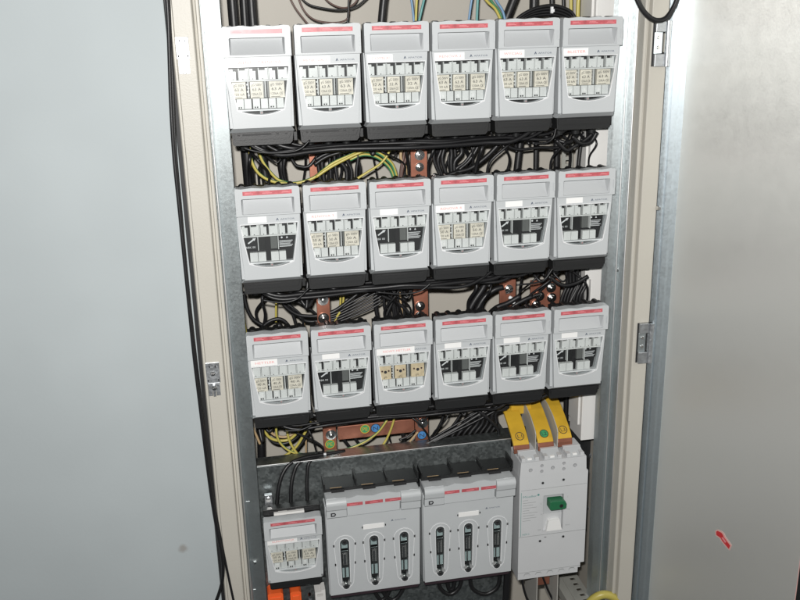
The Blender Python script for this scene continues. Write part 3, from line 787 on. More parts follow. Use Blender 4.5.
# ------------------------------------------------------------------ copper plates in the gaps
def copper(px0, py0, px1, py1, y, bolts, label, extra=None, th=.006):
    a = P(px0, py0, y); c = P(px1, py1, y)
    r = root('copper_plate', ((a.x + c.x) / 2, y, c.z), label, 'copper plate', 'bolted copper connection plates')
    mi = Matrix.Translation(-r.location)
    b = MB(); b.box(a.x, c.x, y, y + th, c.z, a.z, COPPER); o = b.build('plate', r, .0008); o.matrix_parent_inverse = mi
    for bx, by in bolts:
        s = MB(); p = P(bx, by, y); bolt(s, (p.x, y, p.z), .0062 + random.uniform(-.001, .0008)); o = s.build('bolt', r, .0004, 1); o.matrix_parent_inverse = mi
    return r, mi
def mark(r, mi, px, py, y, txt, fill, ring, ink, rad=.0095):
    p = P(px, py, y); o = symbol_mesh(txt, p.x, p.z, y - .0006, ring, ink, fill, rad).build('conductor_mark', r); o.matrix_parent_inverse = mi
copper(410.5, 142, 427.5, 180, .105, [(419.5, 155), (419.5, 167)], 'upright copper plate with two steel bolts under the third top-row switch')
copper(308, 140, 324, 177, .115, [], 'bare copper plate half hidden by cables, above RENOVA 3')
copper(316, 292, 331, 328, .072, [(323, 300), (323.5, 318)], 'upright copper plate under RENOVA 3 with two bolts')
copper(413, 286, 428.5, 322, .105, [(420, 306), (420, 316)], 'upright copper plate above NOWY HETTLER with two bolts')
r_, mi_ = copper(500, 280, 515.5, 306, .100, [(508.5, 289)], 'copper plate with one bolt and pale lug, under the second row')
copper(531, 281, 559.5, 310, .100, [(551, 287.5), (539.5, 296), (551.5, 297.5), (536, 304.5)], 'wide copper plate with four bolts, under the second row at right')
r1, m1 = copper(322.5, 424, 337, 452, .095, [(331, 434.5)], 'copper plate with green and yellow PE mark above the left large switch')
mark(r1, m1, 330, 444, .095, 'PE', STN, YEL, YEL)
r2, m2 = copper(415, 414, 428.5, 446, .095, [(422.5, 423)], 'copper plate with blue N mark above the right large switch')
mark(r2, m2, 421.8, 435, .095, 'N', STB, INKK, INKK)
r3, m3 = copper(337.5, 427, 414.5, 432, .103, [], 'long level copper bar with PE and N marks above the large switches')
a = P(337.5, 427, .103); c = P(414.5, 424, .103)
mark(r3, m3, 365, 428.8, .103, 'PE', STN, YEL, YEL); mark(r3, m3, 375.5, 428, .103, 'N', STB, INKK, INKK)

# ------------------------------------------------------------------ white ducting on the right
def ductbox(px0, py0, px1, py1, y, label, deep=.06):
    a = P(px0, py0, y); c = P(px1, py1, y)
    b = MB(); b.box(a.x, c.x, y, y + deep, c.z, a.z, DUCT); b.box(a.x + .002, a.x + .0032, y - .0008, y, c.z, a.z, DUCT)
    b.box(a.x - .004, a.x, y + .01, y + deep, c.z + .03, a.z, DUCT)
    tag(b.build('cable_duct', None, .0015), label, 'cable duct', 'white cable duct covers at the right')
ductbox(597, -12, 621, 277, .075, 'long upper white cable duct cover beside the first two rows')
ductbox(591, 279, 614, 362, .075, 'short white cable duct cover just right of the second row cables')
ductbox(583, 386, 607, 437.5, .06, 'lowest white cable duct cover ending above the breaker')
def strip(px0, py0, px1, py1, y, label, wd):
    a = P(px0, py0, y); c = P(px1, py1, y); b = MB()
    holes = []; z = c.z + .006
    while z < a.z - .008: holes.append(rrect(a.x + wd * .35, a.x + wd * .65, z, z + .007, .001)); z += .013
    b.prism([[(a.x, c.z), (a.x + wd, c.z), (a.x + wd, a.z), (a.x, a.z)]] + holes, y, y + .002, RAIL)
    tag(b.build('perforated_strip', None), label, 'perforated strip', 'grey perforated upright strips')
strip(562.5, 140, 575, 180, .15, 'grey perforated strip between cables under BLISTER switch', .022)
strip(568, 395, 580, 445, .15, 'grey perforated strip behind bar L3', .02)
strip(588, -15, 598, 20, .15, 'grey perforated strip above BLISTER switch', .018)

# ------------------------------------------------------------------ cables
DGREY = mat('dark_grey_core', (.10, .10, .10), .45)
KM = {'k': (RUB, None), 'gy': (YLW, GRN), 'y': (YLW, None), 't': (TAN, None), 'b': (BLUE, None), 'g': (GRN, None), 'te': (TEAL, None), 'br': (BROWN, None), 'gr': (DGREY, None)}
def cable(c, rpx, y, pts, label, group, y2=None):
    y2 = y if y2 is None else y2; n = len(pts); m, mm = KM[c]
    b = MB(); r = rpx * .00188
    w = [P(px, py, y + (y2 - y) * i / (n - 1)) for i, (px, py) in enumerate(pts)]
    b.tube(w, r, m, 8, mm)
    return tag(b.build('cable', None), label, 'cable', group)
G0 = 'cables entering above the top row'
cable('k', 4.6, .09, [(231, -14), (232.5, 5), (235, 36)], 'thick black cable at far left above the top left switch', G0)
cable('k', 3.9, .09, [(243, -14), (244, 5), (246, 36)], 'thick black cable, middle of the trio above the top left switch', G0)
cable('k', 4.4, .095, [(250.5, -14), (251.5, 5), (254, 36)], 'thick black cable, right of the trio above the top left switch', G0)
cable('br', .8, .11, [(287, -8), (294, 6), (302, 17), (313, 30)], 'thin dark cable slanting down left of the loops above RENOVA 1', G0)
cable('br', .8, .12, [(296, -8), (303, 9), (313, 19), (327, 22.5), (341, 22), (348, 17), (349, 2), (353, -10)], 'thin brown wire sagging lowest in a loop above RENOVA 1', G0)
cable('k', .9, .13, [(296, -8), (308, 4), (325, 8.5), (342, 10), (357, 6), (371, -6)], 'thin black wire in a wide shallow loop above RENOVA 1', G0)
cable('br', .8, .14, [(318, -10), (330, 3), (344, 8), (355, 3), (360, -8)], 'thin brown wire in a small high loop above RENOVA 1', G0)
cable('k', 1., .12, [(349, -10), (348.5, 8), (347, 30)], 'thin black wire dropping straight beside the loops above RENOVA 1', G0)
cable('k', 3.7, .10, [(386, -14), (383.5, 2), (380.5, 34)], 'thick black cable above the third top-row switch', G0)
cable('b', 1.1, .11, [(409, -12), (412, 4), (415, 30)], 'blue wire left of a green pair above the third top-row switch', G0)
cable('gy', 1.2, .105, [(418, -12), (416.5, 4), (415.5, 30)], 'yellow and green wire in the trio above the third top-row switch', G0)
cable('te', 1.2, .108, [(427, -12), (423, 4), (417, 30)], 'teal wire right of the trio above the third top-row switch', G0)
cable('b', 1.1, .11, [(474, -12), (471, 4), (467.5, 30)], 'blue-grey wire, left of two above RENOVA 2', G0)
cable('te', 1.3, .11, [(479, -12), (477.5, 4), (476.5, 30)], 'teal wire, right of two above RENOVA 2', G0)
cable('gy', 1.4, .105, [(478, -12), (487, 1), (496, 10), (504, 28)], 'yellow and green wire slanting in left of WYCIAG', G0)
cable('b', 1.2, .10, [(489, -12), (497, 2), (503, 12), (507, 30)], 'blue wire slanting in above WYCIAG', G0)
cable('g', 1.2, .11, [(484, -12), (492, 2), (500, 13), (505, 30)], 'green wire slanting in above WYCIAG', G0)
cable('k', 4.4, .11, [(519, -14), (512, 4), (502, 30)], 'thick black cable slanting down above WYCIAG', G0)
cable('k', 4.6, .13, [(534, -14), (534, 4), (533, 30)], 'thick upright black cable behind the arched cables above WYCIAG', G0)
for k, (dz, lab) in enumerate(((0, 'outermost'), (3, 'second'), (6, 'third'), (9, 'innermost'))):
    cable('k', 1.6, .085 + .006 * k, [(512 + dz, 26), (520 + dz * .7, 16.5 + dz * .3), (535, 8.5 + dz * .8), (552, 5.5 + dz), (565, 8.5 + dz), (573, 14 + dz), (578 - dz * .5, 26)], lab + ' of the arched black cables above WYCIAG and BLISTER', G0)
cable('k', 2.6, .14, [(551, -14), (552, 3), (552, 30)], 'black cable rising behind the white tie above WYCIAG', G0)
cable('k', 1.8, .14, [(563, -14), (563.5, 3), (564, 30)], 'thin black cable left of the green wire above BLISTER', G0)
cable('gy', 1.6, .135, [(571, -14), (571, 3), (571, 30)], 'green striped wire above BLISTER', G0)
cable('y', 2., .135, [(578.5, -2), (578, 6), (577.5, 30)], 'yellow wire above BLISTER', G0)
cable('k', 1.5, .13, [(583, -14), (584, 3), (582, 30)], 'thin black cable right of the yellow wire above BLISTER', G0)
cable('k', 1.2, .13, [(601, -14), (600, 3), (595, 30)], 'thin black cable at the right end above BLISTER', G0)
def tie(px, py, y, label, w=.004, h=.011):
    p = P(px, py, y); b = MB(); b.box(p.x - w / 2, p.x + w / 2, y - .002, y + .004, p.z - h / 2, p.z + h / 2, TIE); b.box(p.x - w * .8, p.x + w * .8, y - .0045, y - .0021, p.z - .0035, p.z + .0015, TIE)
    tag(b.build('cable_tie', None, .0005), label, 'cable tie', 'white nylon cable ties')
tie(552, 10, .078, 'white tie on the arched cables above the top row')

# harness lashed under each row of bases
def harness(row, n, y0):
    zb = RZ[row] - .1930
    names = ('top', 'second', 'third')
    for k in range(n):
        b = MB(); pts = []; ph = random.uniform(0, 6); x = random.uniform(.01, .12) if k % 3 else .012
        xe = random.uniform(.50, .63)
        while x < xe:
            pts.append((x, y0 + (k % 3) * .014 + .004 * math.sin(x * 23 + ph), zb - .003 - (k // 3) * .0055 - .0030 * math.sin(x * 41 + ph * 2) ** 2)); x += random.uniform(.04, .07)
        pts[0] = (pts[0][0], pts[0][1] + .01, zb + .02); pts[-1] = (pts[-1][0], pts[-1][1] + .01, zb + .02)
        b.tube(pts, random.choice((.0028, .0034, .0042)), RUB, 8)
        tag(b.build('cable', None), 'black cable lashed along the underside of the %s row of switches' % names[row], 'cable', 'cables lashed under the %s row' % names[row])
harness(0, 5, .035); harness(1, 5, .035); harness(2, 4, .04)
# thin shiny jumper wires crossing under the bases
GJ = 'thin jumper wires under the bases'
for c, pts, lab in (('k', [(243, 148), (262, 152.5), (285, 152.5), (300, 149), (310, 140)], 'thin black jumper sagging under the top left switch'),
                    ('k', [(262, 300), (281, 302.5), (297, 299), (309, 288)], 'thin black jumper curving under the leftmost second-row switch'),
                    ('k', [(376, 292), (402, 294), (420, 291), (431, 283)], 'thin black jumper under the switch between RENOVA 3 and 4'),
                    ('k', [(516, 285), (535, 283), (545, 279), (553, 268)], 'thin black jumper under the right part of the second row'),
                    ('k', [(284, 431), (300, 430), (312, 425)], 'thin black jumper under the HETTLER switch'),
                    ('k', [(532, 143), (545, 143), (553, 138), (556, 128)], 'thin black jumper hanging at the joint of WYCIAG and BLISTER')):
    cable(c, .9, .014, pts, lab, GJ)
G1 = 'cables in the gap between the top and second rows'
y = .13
cable('k', 5.6, y, [(245, 138), (247.5, 160), (251, 200)], 'thickest black cable dropping above the leftmost second-row switch', G1)
cable('k', 4.2, y, [(259, 138), (263, 160), (269, 200)], 'second thick black cable from the left above the second row', G1)
cable('k', 4., y, [(276, 138), (280.5, 160), (287, 200)], 'third thick black cable from the left above the second row', G1)
cable('gy', 1.5, .085, [(249, 146), (252, 162), (260, 174.5), (275, 182), (296, 183), (313, 178), (323, 170.5), (333, 163), (346, 157), (361, 151), (378, 144)], 'long green and yellow wire sagging above the leftmost second-row switch', G1)
cable('gy', 1.4, .090, [(257, 148), (263, 162), (272, 174), (281, 181), (297, 184.5)], 'short green and yellow wire joining the sagging one', G1)
cable('y', 1.4, .082, [(316, 177), (326, 170), (336, 164), (352, 156), (366, 150)], 'yellow wire rising past the half hidden copper plate', G1)
cable('k', 1.6, .11, [(286, 146), (294, 163), (300, 166.5), (309, 166), (318, 155)], 'black cable in a small loop left of the hidden copper plate', G1)
for k in range(9):
    x = 321 + k * 4.3; cable('k', 1.7 + .5 * (k % 2), .095 + .008 * (k % 4), [(x + random.uniform(-9, 9), 141), (x + random.uniform(-4, 4), 158), (x + random.uniform(-3, 5), 172), (x + 2, 198)], 'black cable in the dense bundle dropping into RENOVA 3', G1)
for k in range(4):
    cable('k', 1.6, .08 + .004 * k, [(314 + k, 165 - k * 5), (326, 157 - k * 3), (342, 152 - k * 2), (362, 148 - k), (384, 141)], 'black cable crossing above RENOVA 3', G1)
cable('gy', 1.9, .10, [(352, 158), (362, 153), (376, 152), (388, 160), (394, 169), (399, 190)], 'upper green and yellow arched wire left of the bolted copper plate', G1)
cable('gy', 1.5, .095, [(350, 160), (362, 155), (375, 156.5), (386, 164), (392, 173), (396, 190)], 'lower green and yellow arched wire left of the bolted copper plate', G1)
cable('gy', 1.2, .088, [(392, 143), (388, 154), (380, 164), (366, 173), (352, 182)], 'dull green wire crossing the arched wires', G1)
for k in range(3):
    cable('br' if k < 2 else 't', 1.5, .11, [(409 - k * 3, 142), (406 - k * 2.6, 158), (402 - k * 1.2 + (8 if k == 2 else 0), 172), (401 + (k == 2) * 7, 194)], ('dark brown', 'lighter brown', 'tan')[k] + ' wire dropping left of the bolted copper plate', G1)
for k in range(9):
    x = 432 + k * 3.1; cable('k', 1.5 + .4 * (k % 3), .09 + .008 * (k % 4), [(x + random.uniform(-2, 12), 138), (x + random.uniform(-3, 6), 152), (x + random.uniform(-4, 4), 164), (447 + k * 1.3, 190)], 'black cable in the bundle dropping into RENOVA 4', G1)
cable('k', 1.7, .09, [(478, 132), (473, 150), (465, 162), (455, 170), (446, 186)], 'black cable curving down to the left above RENOVA 4', G1)
cable('k', 1.7, .088, [(484, 132), (476, 150), (468, 162), (458, 171), (449, 186)], 'black cable curving beside another above RENOVA 4', G1)
cable('k', 2.3, .085, [(504, 136), (496, 147), (485, 158), (471, 168), (458, 172), (445, 176)], 'thick black cable sweeping from WYCIAG down to RENOVA 4', G1)
cable('k', 1.5, .085, [(498, 136), (508, 146), (520, 149.5), (540, 147.5), (560, 147), (575, 138)], 'black cable sagging level under WYCIAG', G1)
cable('k', 3.7, .12, [(522, 132), (519.5, 148), (514.5, 190)], 'thick black cable upright under WYCIAG, left one', G1)
cable('k', 2.7, .12, [(536, 132), (536, 148), (535.5, 190)], 'black cable upright under WYCIAG, right one', G1)
cable('k', 3.3, .12, [(556, 132), (556.5, 148), (556.5, 190)], 'thick black cable under the joint of WYCIAG and BLISTER', G1)
for k in range(5):
    cable('k', 2.1, .10 + .01 * (k % 2), [(588 + k * 1.6 - 4, 132), (580 + k * 3.4, 150), (576 + k * 3.6, 190)], 'black cable in the bundle dropping left of the white duct, first gap', G1)
cable('k', 2., .05, [(556, 140), (566, 150), (575, 146), (585, 140), (592, 134)], 'black cable looped under BLISTER', G1)
cable('k', 2., .045, [(572, 136), (580, 143), (590, 142), (597, 132)], 'short black cable looped under BLISTER beside the duct', G1)

G2 = 'cables in the gap between the second and third rows'
cable('y', 1.2, .09, [(241, 292), (242, 305), (244, 320), (247, 340)], 'yellow wire at the far left above HETTLER', G2)
cable('k', 1.9, .10, [(243, 292), (247, 308), (253, 319), (264, 326), (275, 333)], 'black cable curving in at left above HETTLER', G2)
cable('k', 1.8, .09, [(257, 340), (262, 328), (270, 321), (280, 319), (288, 325), (294, 338)], 'black cable humped above HETTLER', G2)
cable('k', 3., .10, [(276, 338), (279, 325), (284, 338)], 'thick short black cable bend above HETTLER', G2)
cable('y', 1.1, .11, [(276.5, 296), (276, 308), (276, 322)], 'short yellow upright wire above HETTLER', G2)
cable('k', 1.8, .08, [(279, 296), (285, 306), (296, 314), (307, 316), (319, 315.5), (334, 311), (347, 302), (360, 292)], 'black cable sagging past the left copper plate of the second gap', G2)
cable('k', 1.6, .09, [(283, 296), (289, 307), (294, 318), (299, 338)], 'black cable dropping right of the yellow upright wire', G2)
cable('k', 1.7, .084, [(287, 300), (295, 312), (305, 320.5), (318, 321), (330, 317)], 'lower black cable passing the left copper plate of the second gap', G2)
cable('t', 1., .088, [(298, 316), (303, 321), (306, 336)], 'short orange-tan wire above the joint right of HETTLER', G2)
cable('y', 1.1, .10, [(340, 288), (340.5, 298), (340, 310)], 'left of two short yellow wires right of the left copper plate', G2)
cable('y', 1.1, .10, [(343.5, 288), (343.5, 298), (342.5, 310)], 'right of two short yellow wires right of the left copper plate', G2)
cable('y', 1.1, .085, [(340, 312), (336, 319), (333, 333)], 'short slanting yellow wire low above the empty switch', G2)
for k in range(6):
    cable('k', 1.15, .085 + .004 * (k % 3), [(382, 286 + k * 3.2), (371, 292 + k * 3.3), (352, 302 + k * 2.9), (337, 310.5 + k * 2.3), (322, 316 + k * 1.6)], 'thin black cable in the slanting parallel bundle of the second gap', G2)
cable('k', 2.2, .10, [(377, 288), (375.5, 302), (377, 314), (382, 334)], 'black cable curving left of NOWY HETTLER top', G2)
cable('k', 1.9, .095, [(395, 290), (393, 300), (387, 314), (380, 334)], 'black cable crossing above NOWY HETTLER, left one', G2)
cable('k', 1.9, .10, [(384, 290), (392, 300), (396, 314), (397, 334)], 'black cable crossing above NOWY HETTLER, right one', G2)
cable('k', 1.9, .09, [(375, 292), (385, 297), (396, 302), (406, 310), (417, 325)], 'black cable slanting down to the right above NOWY HETTLER', G2)
cable('k', 2.2, .105, [(404, 288), (404, 302), (403, 330)], 'upright black cable left of the copper plate above NOWY HETTLER', G2)
cable('t', 1., .09, [(399.5, 290), (400.5, 301), (402, 312), (402, 328)], 'tan wire above NOWY HETTLER', G2)
for k in range(4): cable('k', 1.6, .10 + .006 * (k % 2), [(386 + k * 5, 288), (384 + k * 4.5, 304), (390 + k * 3, 330)], 'black cable in the tangle dropping into NOWY HETTLER', G2)
cable('k', 3.5, .10, [(489, 274), (483, 288), (472, 305), (458, 334)], 'thick black cable slanting down left of the single-bolt copper plate', G2)
cable('k', 3., .09, [(503, 287), (494, 290), (484, 298), (476, 312), (470, 330)], 'thick black cable from the single-bolt copper plate', G2)
cable('k', 2.8, .085, [(520, 296), (508, 303), (496, 308), (486, 318), (480, 330)], 'thick black cable passing under the single-bolt copper plate', G2)
cable('k', 2.5, .085, [(532, 296.5), (522, 301), (512, 308), (504, 326)], 'thick black cable ending in a lug on the four-bolt plate', G2)
cable('k', 2.3, .085, [(537, 305), (528, 309), (520, 314), (514, 328)], 'lower black cable ending on the four-bolt plate', G2)
for k in range(8):
    cable('k', 1.9, .09 + .008 * (k % 3), [(566 + k * 3.6, 268), (567 + k * 3.2, 284), (562 + k * 3., 298), (556 + k * 4, 322)], 'black cable in the bundle beside the duct, second gap', G2)
cable('gr', .7, .08, [(580, 272), (577, 288), (571, 300), (566, 312)], 'thin grey wire among the black bundle beside the duct', G2)
cable('k', 2., .05, [(548, 276), (562, 285), (576, 283), (588, 276)], 'black cable looped under the right end of the second row', G2)
G3n = 'cables in the gap above the lowest row'
def tangle(row, x0, x1, n, seed, what, grp):
    rnd = random.Random(seed); zt = RZ[row] - .182; zb2 = RZ[row] - .2500 - .012 * row if row < 2 else -.775
    for k in range(n):
        xa = rnd.uniform(x0, x1); xb = min(max(xa + rnd.uniform(-.09, .09), x0), x1); yy = rnd.uniform(.07, .15)
        sag = rnd.uniform(0, 1); pts = [(xa, yy, zt + .01), (xa + rnd.uniform(-.012, .012), yy + .01, zt - .014)]
        if sag < .45:       # drops back up in a loop
            zz = zt - rnd.uniform(.022, .045); pts += [(xa * .6 + xb * .4, yy - .012, zz), (xa * .35 + xb * .65, yy - .016, zz - .002), (xb, yy, zt - .010), (xb + .006, yy, zt + .012)]
        else:
            pts += [(xa * .5 + xb * .5, yy - rnd.uniform(0, .025), (zt + zb2) / 2), (xb + rnd.uniform(-.008, .008), yy, zb2 + .006), (xb, yy + .008, zb2 - .03)]
        b = MB(); b.tube(pts, rnd.choice((.0018, .0023, .0028, .0034)), RUB, 8)
        tag(b.build('cable', None), what, 'cable', grp)
tangle(0, .02, .30, 11, 3, 'loose black cable in the tangle left of the two-bolt copper plate, first gap', G1)
tangle(0, .33, .43, 8, 4, 'loose black cable in the tangle right of the two-bolt copper plate, first gap', G1)
tangle(0, .50, .64, 5, 15, 'loose black cable in the tangle behind WYCIAG and BLISTER, first gap', G1)
tangle(1, .02, .17, 8, 5, 'loose black cable in the tangle above HETTLER', G2)
tangle(1, .18, .31, 9, 6, 'loose black cable in the tangle left of the plate above NOWY HETTLER', G2)
tangle(1, .42, .64, 10, 7, 'loose black cable in the tangle behind the copper plates at right, second gap', G2)
tangle(2, .01, .12, 4, 8, 'loose black cable in the tangle under HETTLER', 'cables in the gap above the lowest row')
tangle(0, .12, .31, 7, 21, 'loose black cable in the tangle left of the two-bolt copper plate, first gap', G1)
tangle(0, .34, .52, 7, 22, 'loose black cable in the tangle right of the two-bolt copper plate, first gap', G1)
tangle(0, .52, .645, 5, 23, 'loose black cable in the tangle behind WYCIAG and BLISTER, first gap', G1)
tangle(1, .03, .31, 7, 24, 'loose black cable in the tangle left of the plate above NOWY HETTLER', G2)
tangle(1, .44, .645, 8, 25, 'loose black cable in the tangle behind the copper plates at right, second gap', G2)
tangle(2, .17, .47, 9, 26, 'loose black cable in the tangle behind the long copper bar', G3n)
# silver lugs
for px, py, dx, lab in ((505, 292, 0, 'crimped steel lug on the single-bolt copper plate'), (532.5, 296.5, 1, 'crimped steel lug on the four-bolt copper plate')):
    b = MB(); p = P(px, py, .094); b.cyl(p, (1, 0, .25), .005, .014, STEEL, 12, .0042); tag(b.build('cable_lug', None), lab, 'cable lug')
b = MB(); b.tube([P(509, 297, .092), P(513, 300, .088), P(515.5, 309, .085)], .0036, TIE); tag(b.build('cable_lug', None), 'pale curved lug hanging under the single bolt', 'cable lug')

G3 = 'cables in the gap above the lowest row'
cable('k', 4.2, .12, [(259, 420), (261, 440), (262, 475)], 'thick black cable at the far left of the lowest gap', G3)
cable('t', 1.3, .10, [(253, 428), (257, 437), (260, 444)], 'short tan wire at the far left of the lowest gap', G3)
cable('y', 1.5, .10, [(262, 424), (268, 436), (278, 440.5), (290, 439), (299, 430), (303, 422)], 'yellow wire hanging in a swag under HETTLER', G3)
cable('t', 1.4, .105, [(265, 424), (273, 434), (284, 437), (294, 433), (299, 424)], 'tan wire hanging in a swag under HETTLER', G3)
cable('k', 1.6, .11, [(262, 426), (272, 441), (284, 443.5), (296, 438), (306, 424)], 'black cable hanging in a swag under HETTLER', G3)
cable('gy', 1.3, .09, [(276, 424), (277, 436), (282, 445), (291, 451.5), (301, 454), (318, 453.5), (335, 451.5), (350, 448), (365, 441.5), (378, 432), (387, 420)], 'long green and yellow wire running right to the copper bar', G3)
cable('y', 1.3, .088, [(286, 424), (288, 436), (292, 446), (301, 459)], 'yellow wire slanting down to the right under HETTLER', G3)
cable('y', 1.4, .095, [(311, 422), (303, 436), (295, 448), (282, 457), (262, 462)], 'yellow wire slanting down to the left under HETTLER', G3)
cable('k', 1.7, .10, [(315, 422), (306, 437), (297, 449), (288, 462)], 'black cable slanting beside the yellow one under HETTLER', G3)
cable('t', 1., .12, [(306.5, 424), (306, 440), (306, 458)], 'tan upright wire right of the yellow wires', G3)
cable('k', 1.3, .11, [(293, 446), (289, 454), (284, 468)], 'short dark cable below the crossing yellow wires', G3)
cable('k', 1.9, .075, [(345, 451), (322, 454.5), (303, 458), (291, 463), (283, 473), (278.5, 488), (276, 512)], 'left of three black cables bending down over the shelf', G3, .03)
cable('k', 1.9, .072, [(345, 453), (325, 456.5), (308, 459.5), (298, 464), (293, 476), (291, 490), (290.5, 512)], 'middle of three black cables bending down over the shelf', G3, .03)
cable('k', 1.7, .070, [(345, 455), (326, 458), (314, 459.5), (308.5, 464), (307, 478), (307, 492), (307.5, 512)], 'right of three black cables bending down over the shelf', G3, .03)
for k in range(3):
    cable('k', 1.2, .075 + .004 * k, [(318, 453 + k * 2), (345, 452 + k * 1.6), (375, 451 + k * 1.2), (405, 450 - k), (425, 445 - k * 1.5), (450, 434 - k * 3), (478, 420 - k * 4), (500, 408 - k * 3)], 'thin black cable running level above the shelf', G3)
cable('gr', .7, .07, [(409, 449.5), (430, 442), (452, 431), (475, 417), (494, 404)], 'thin pale-edged wire slanting up above the right large switch', G3)
cable('y', 1.2, .088, [(380, 449), (386, 440), (391, 429), (395, 416)], 'yellow wire rising at the middle of the copper bar', G3)
cable('t', 1.1, .085, [(406, 448), (411, 440), (418, 432)], 'short tan wire left of the blue N mark', G3)
cable('k', 1.7, .11, [(341, 436), (348, 445), (356, 455)], 'short black cable under the PE end of the copper bar', G3)
cable('k', 1.6, .11, [(352, 434), (359, 444), (366, 454)], 'short black cable under the middle of the copper bar', G3)
cable('k', 2.3, .11, [(402, 430), (404, 440), (405, 455)], 'thick short black cable left of the blue N mark', G3)
cable('k', 1.3, .09, [(399, 440), (408, 436), (416, 430)], 'thin black cable passing the N copper plate', G3)
cable('k', 1.4, .10, [(445, 408), (441, 422), (433, 435), (420, 447)], 'black cable curving right of the N copper plate', G3)
cable('k', 1.5, .10, [(465, 406), (457, 420), (446, 433), (430, 442), (415, 449)], 'black cable sweeping left below the third row', G3)
for k in range(8):
    s = k * 6.3
    cable('k', 2.1 - .1 * (k % 3), .09 + .006 * (k % 3), [(509 - k * .4, 406 + k * .4), (492 + s * .15 - 18 + k * 2.2, 413), (463 + s * .75, 424), (452 + s * .86, 436), (448 + s * .9, 456)], 'black cable in the curved bundle left of bar L1', G3)
cable('k', 3., .13, [(566, 396), (566, 410), (565, 450)], 'thick upright black cable behind bar L3', G3)
tie(325, 456, .066, 'white tie hanging under the PE copper plate', .005, .012)
tie(411, 449, .066, 'white tie near the N copper plate', .005, .012)

# ------------------------------------------------------------------ cables in front of the frame, and bits at the foot
b = MB(); pl = [(166, -14), (168, 15), (169.5, 60), (171, 105), (174, 155), (179, 205), (184, 255), (189, 305), (194, 355), (200, 405), (206, 455), (212, 500), (218, 535), (222, 556), (223, 573), (220.5, 588), (214, 606), (206, 622)]
b.tube([P(x, y_, -.030) for x, y_ in pl], .0030, RUB, 10); tag(b.build('cable', None), 'black cable down the left post that swings away left at its foot', 'cable', 'black cables down the left post')
b = MB(); pl = [(168, -14), (169.5, 15), (171.5, 60), (173.5, 105), (176, 155), (180.5, 205), (185, 255), (190, 305), (195.5, 355), (201.5, 405), (207.5, 455), (213.5, 500), (221, 540), (227, 570), (233, 598), (238, 620)]
b.tube([P(x, y_, -.0275) for x, y_ in pl], .0022, RUB, 10); tag(b.build('cable', None), 'thinner black cable down the left post that keeps straight to the bottom', 'cable', 'black cables down the left post')
b = MB(); pl = [(632, -20), (636, -4), (642, 9), (650, 17.5), (658, 20.5), (666, 18), (673, 8.5), (678, -4), (682, -20)]
b.tube([P(x, y_, -.05) for x, y_ in pl], .0042, RUB, 10); tag(b.build('cable', None), 'black cable hanging in a loop at the top right post', 'cable')
def conn(px0, py0, px1, py1, y, m, label, nm):
    a = P(px0, py0, y); c = P(px1, py1, y); b = MB()
    b.prism([[(a.x, c.z), (c.x, c.z), (c.x, a.z - .004), (c.x - .004, a.z), (a.x + .003, a.z), (a.x, a.z - .003)]], y, y + .03, m)
    b.box(a.x + .004, c.x - .004, y - .002, y - .0001, c.z, a.z - .008, m)
    tag(b.build(nm, None, .0012), label, 'connector')
conn(267.5, 594.5, 284.5, 612, .02, ORANGE, 'orange connector block at the bottom left corner of the cabinet', 'connector')
conn(290, 592.5, 302.5, 612, .02, ORANGE, 'narrower orange connector block right of the corner one', 'connector')
a = P(315, 591, .02); c = P(326.5, 612, .02); b = MB()
b.prism([[(a.x, c.z), (c.x, c.z), (c.x, a.z), (a.x + .012, a.z), (a.x + .012, a.z - .004), (a.x, a.z - .004)], rrect(a.x + .004, c.x - .005, a.z - .014, a.z - .008, .001)], .02, .045, DUCT)
tag(b.build('connector', None, .001), 'small cream terminal block below the KLIMATYZACJA switch', 'connector')
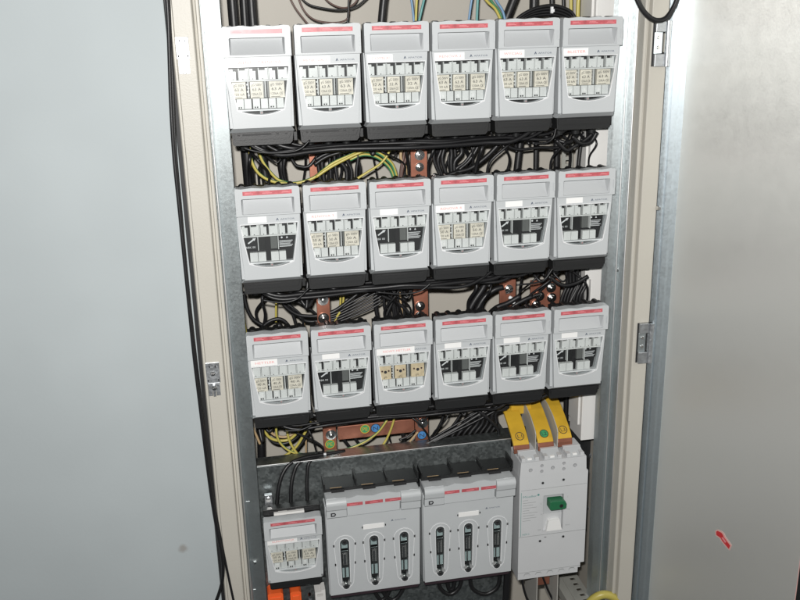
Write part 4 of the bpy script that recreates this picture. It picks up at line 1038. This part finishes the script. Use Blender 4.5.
b = MB(); p = P(310, 594, .03); b.cyl(p, (0, -1, 0), .004, .01, STEEL, 12, .003); b.box(p.x - .003, p.x + .003, .031, .04, p.z - .03, p.z + .001, ZINCL); tag(b.build('terminal_screw', None), 'bright screw between the orange and cream connectors', 'screw')
b = MB(); b.tube([P(583, 612, .0), P(592, 600, -.005), P(604, 594.5, -.01), P(616, 599, -.012), P(622, 612, -.012)], .0085, YLW, 12)
tag(b.build('hose', None), 'yellow hose bend poking up at the foot of the right post', 'hose')
GB = 'black cables below the large switches'
for k, (x0, x1) in enumerate(((372, 392), (380, 405), (438, 462), (446, 456), (470, 500))):
    d = 12 if k != 3 else 8
    cable('k', 2.2, .035, [(x0, 570), (x0 + 2, 586 + d * .3 - (k > 1) * 2), ((x0 + x1) / 2, 588 + d - (k > 1) * 6), (x1 - 2, 586 + d * .2 - (k > 1) * 3), (x1, 566)], 'black cable loop hanging below the %s large switch' % ('left' if k < 2 else 'right'), GB)
cable('k', 4., .03, [(508, 560), (507, 580), (505, 615)], 'thick black cable dropping between the right large switch and the breaker', GB)
cable('k', 1.2, .03, [(521, 572), (524, 590), (532, 612)], 'thin black cable below the breaker at left', GB)
cable('k', 1.2, .03, [(542, 575), (548, 590), (556, 606)], 'thin black cable below the breaker at right', GB)

# ------------------------------------------------------------------ light: the camera's flash, a dim room
w = bpy.data.worlds.new('World'); scene.world = w; w.use_nodes = True
bg = w.node_tree.nodes['Background']; bg.inputs[0].default_value = (.88, .97, 1, 1); bg.inputs[1].default_value = .045
ld = bpy.data.lights.new('flash', 'AREA'); ld.shape = 'RECTANGLE'; ld.size = .05; ld.size_y = .03; ld.energy = 31; ld.color = (1, .985, .96)
lo = bpy.data.objects.new('flash', ld); col.objects.link(lo)
lo.location = CAM + RM @ Vector((-.035, .075, .0)); lo.rotation_euler = (ROT.to_matrix() @ Euler((math.radians(7), 0, 0)).to_matrix()).to_euler()
scene.view_settings.view_transform = 'Standard'; scene.view_settings.look = 'None'; scene.view_settings.exposure = 0; scene.view_settings.gamma = 1
scene.cycles.max_bounces = 6; scene.cycles.transparent_max_bounces = 8
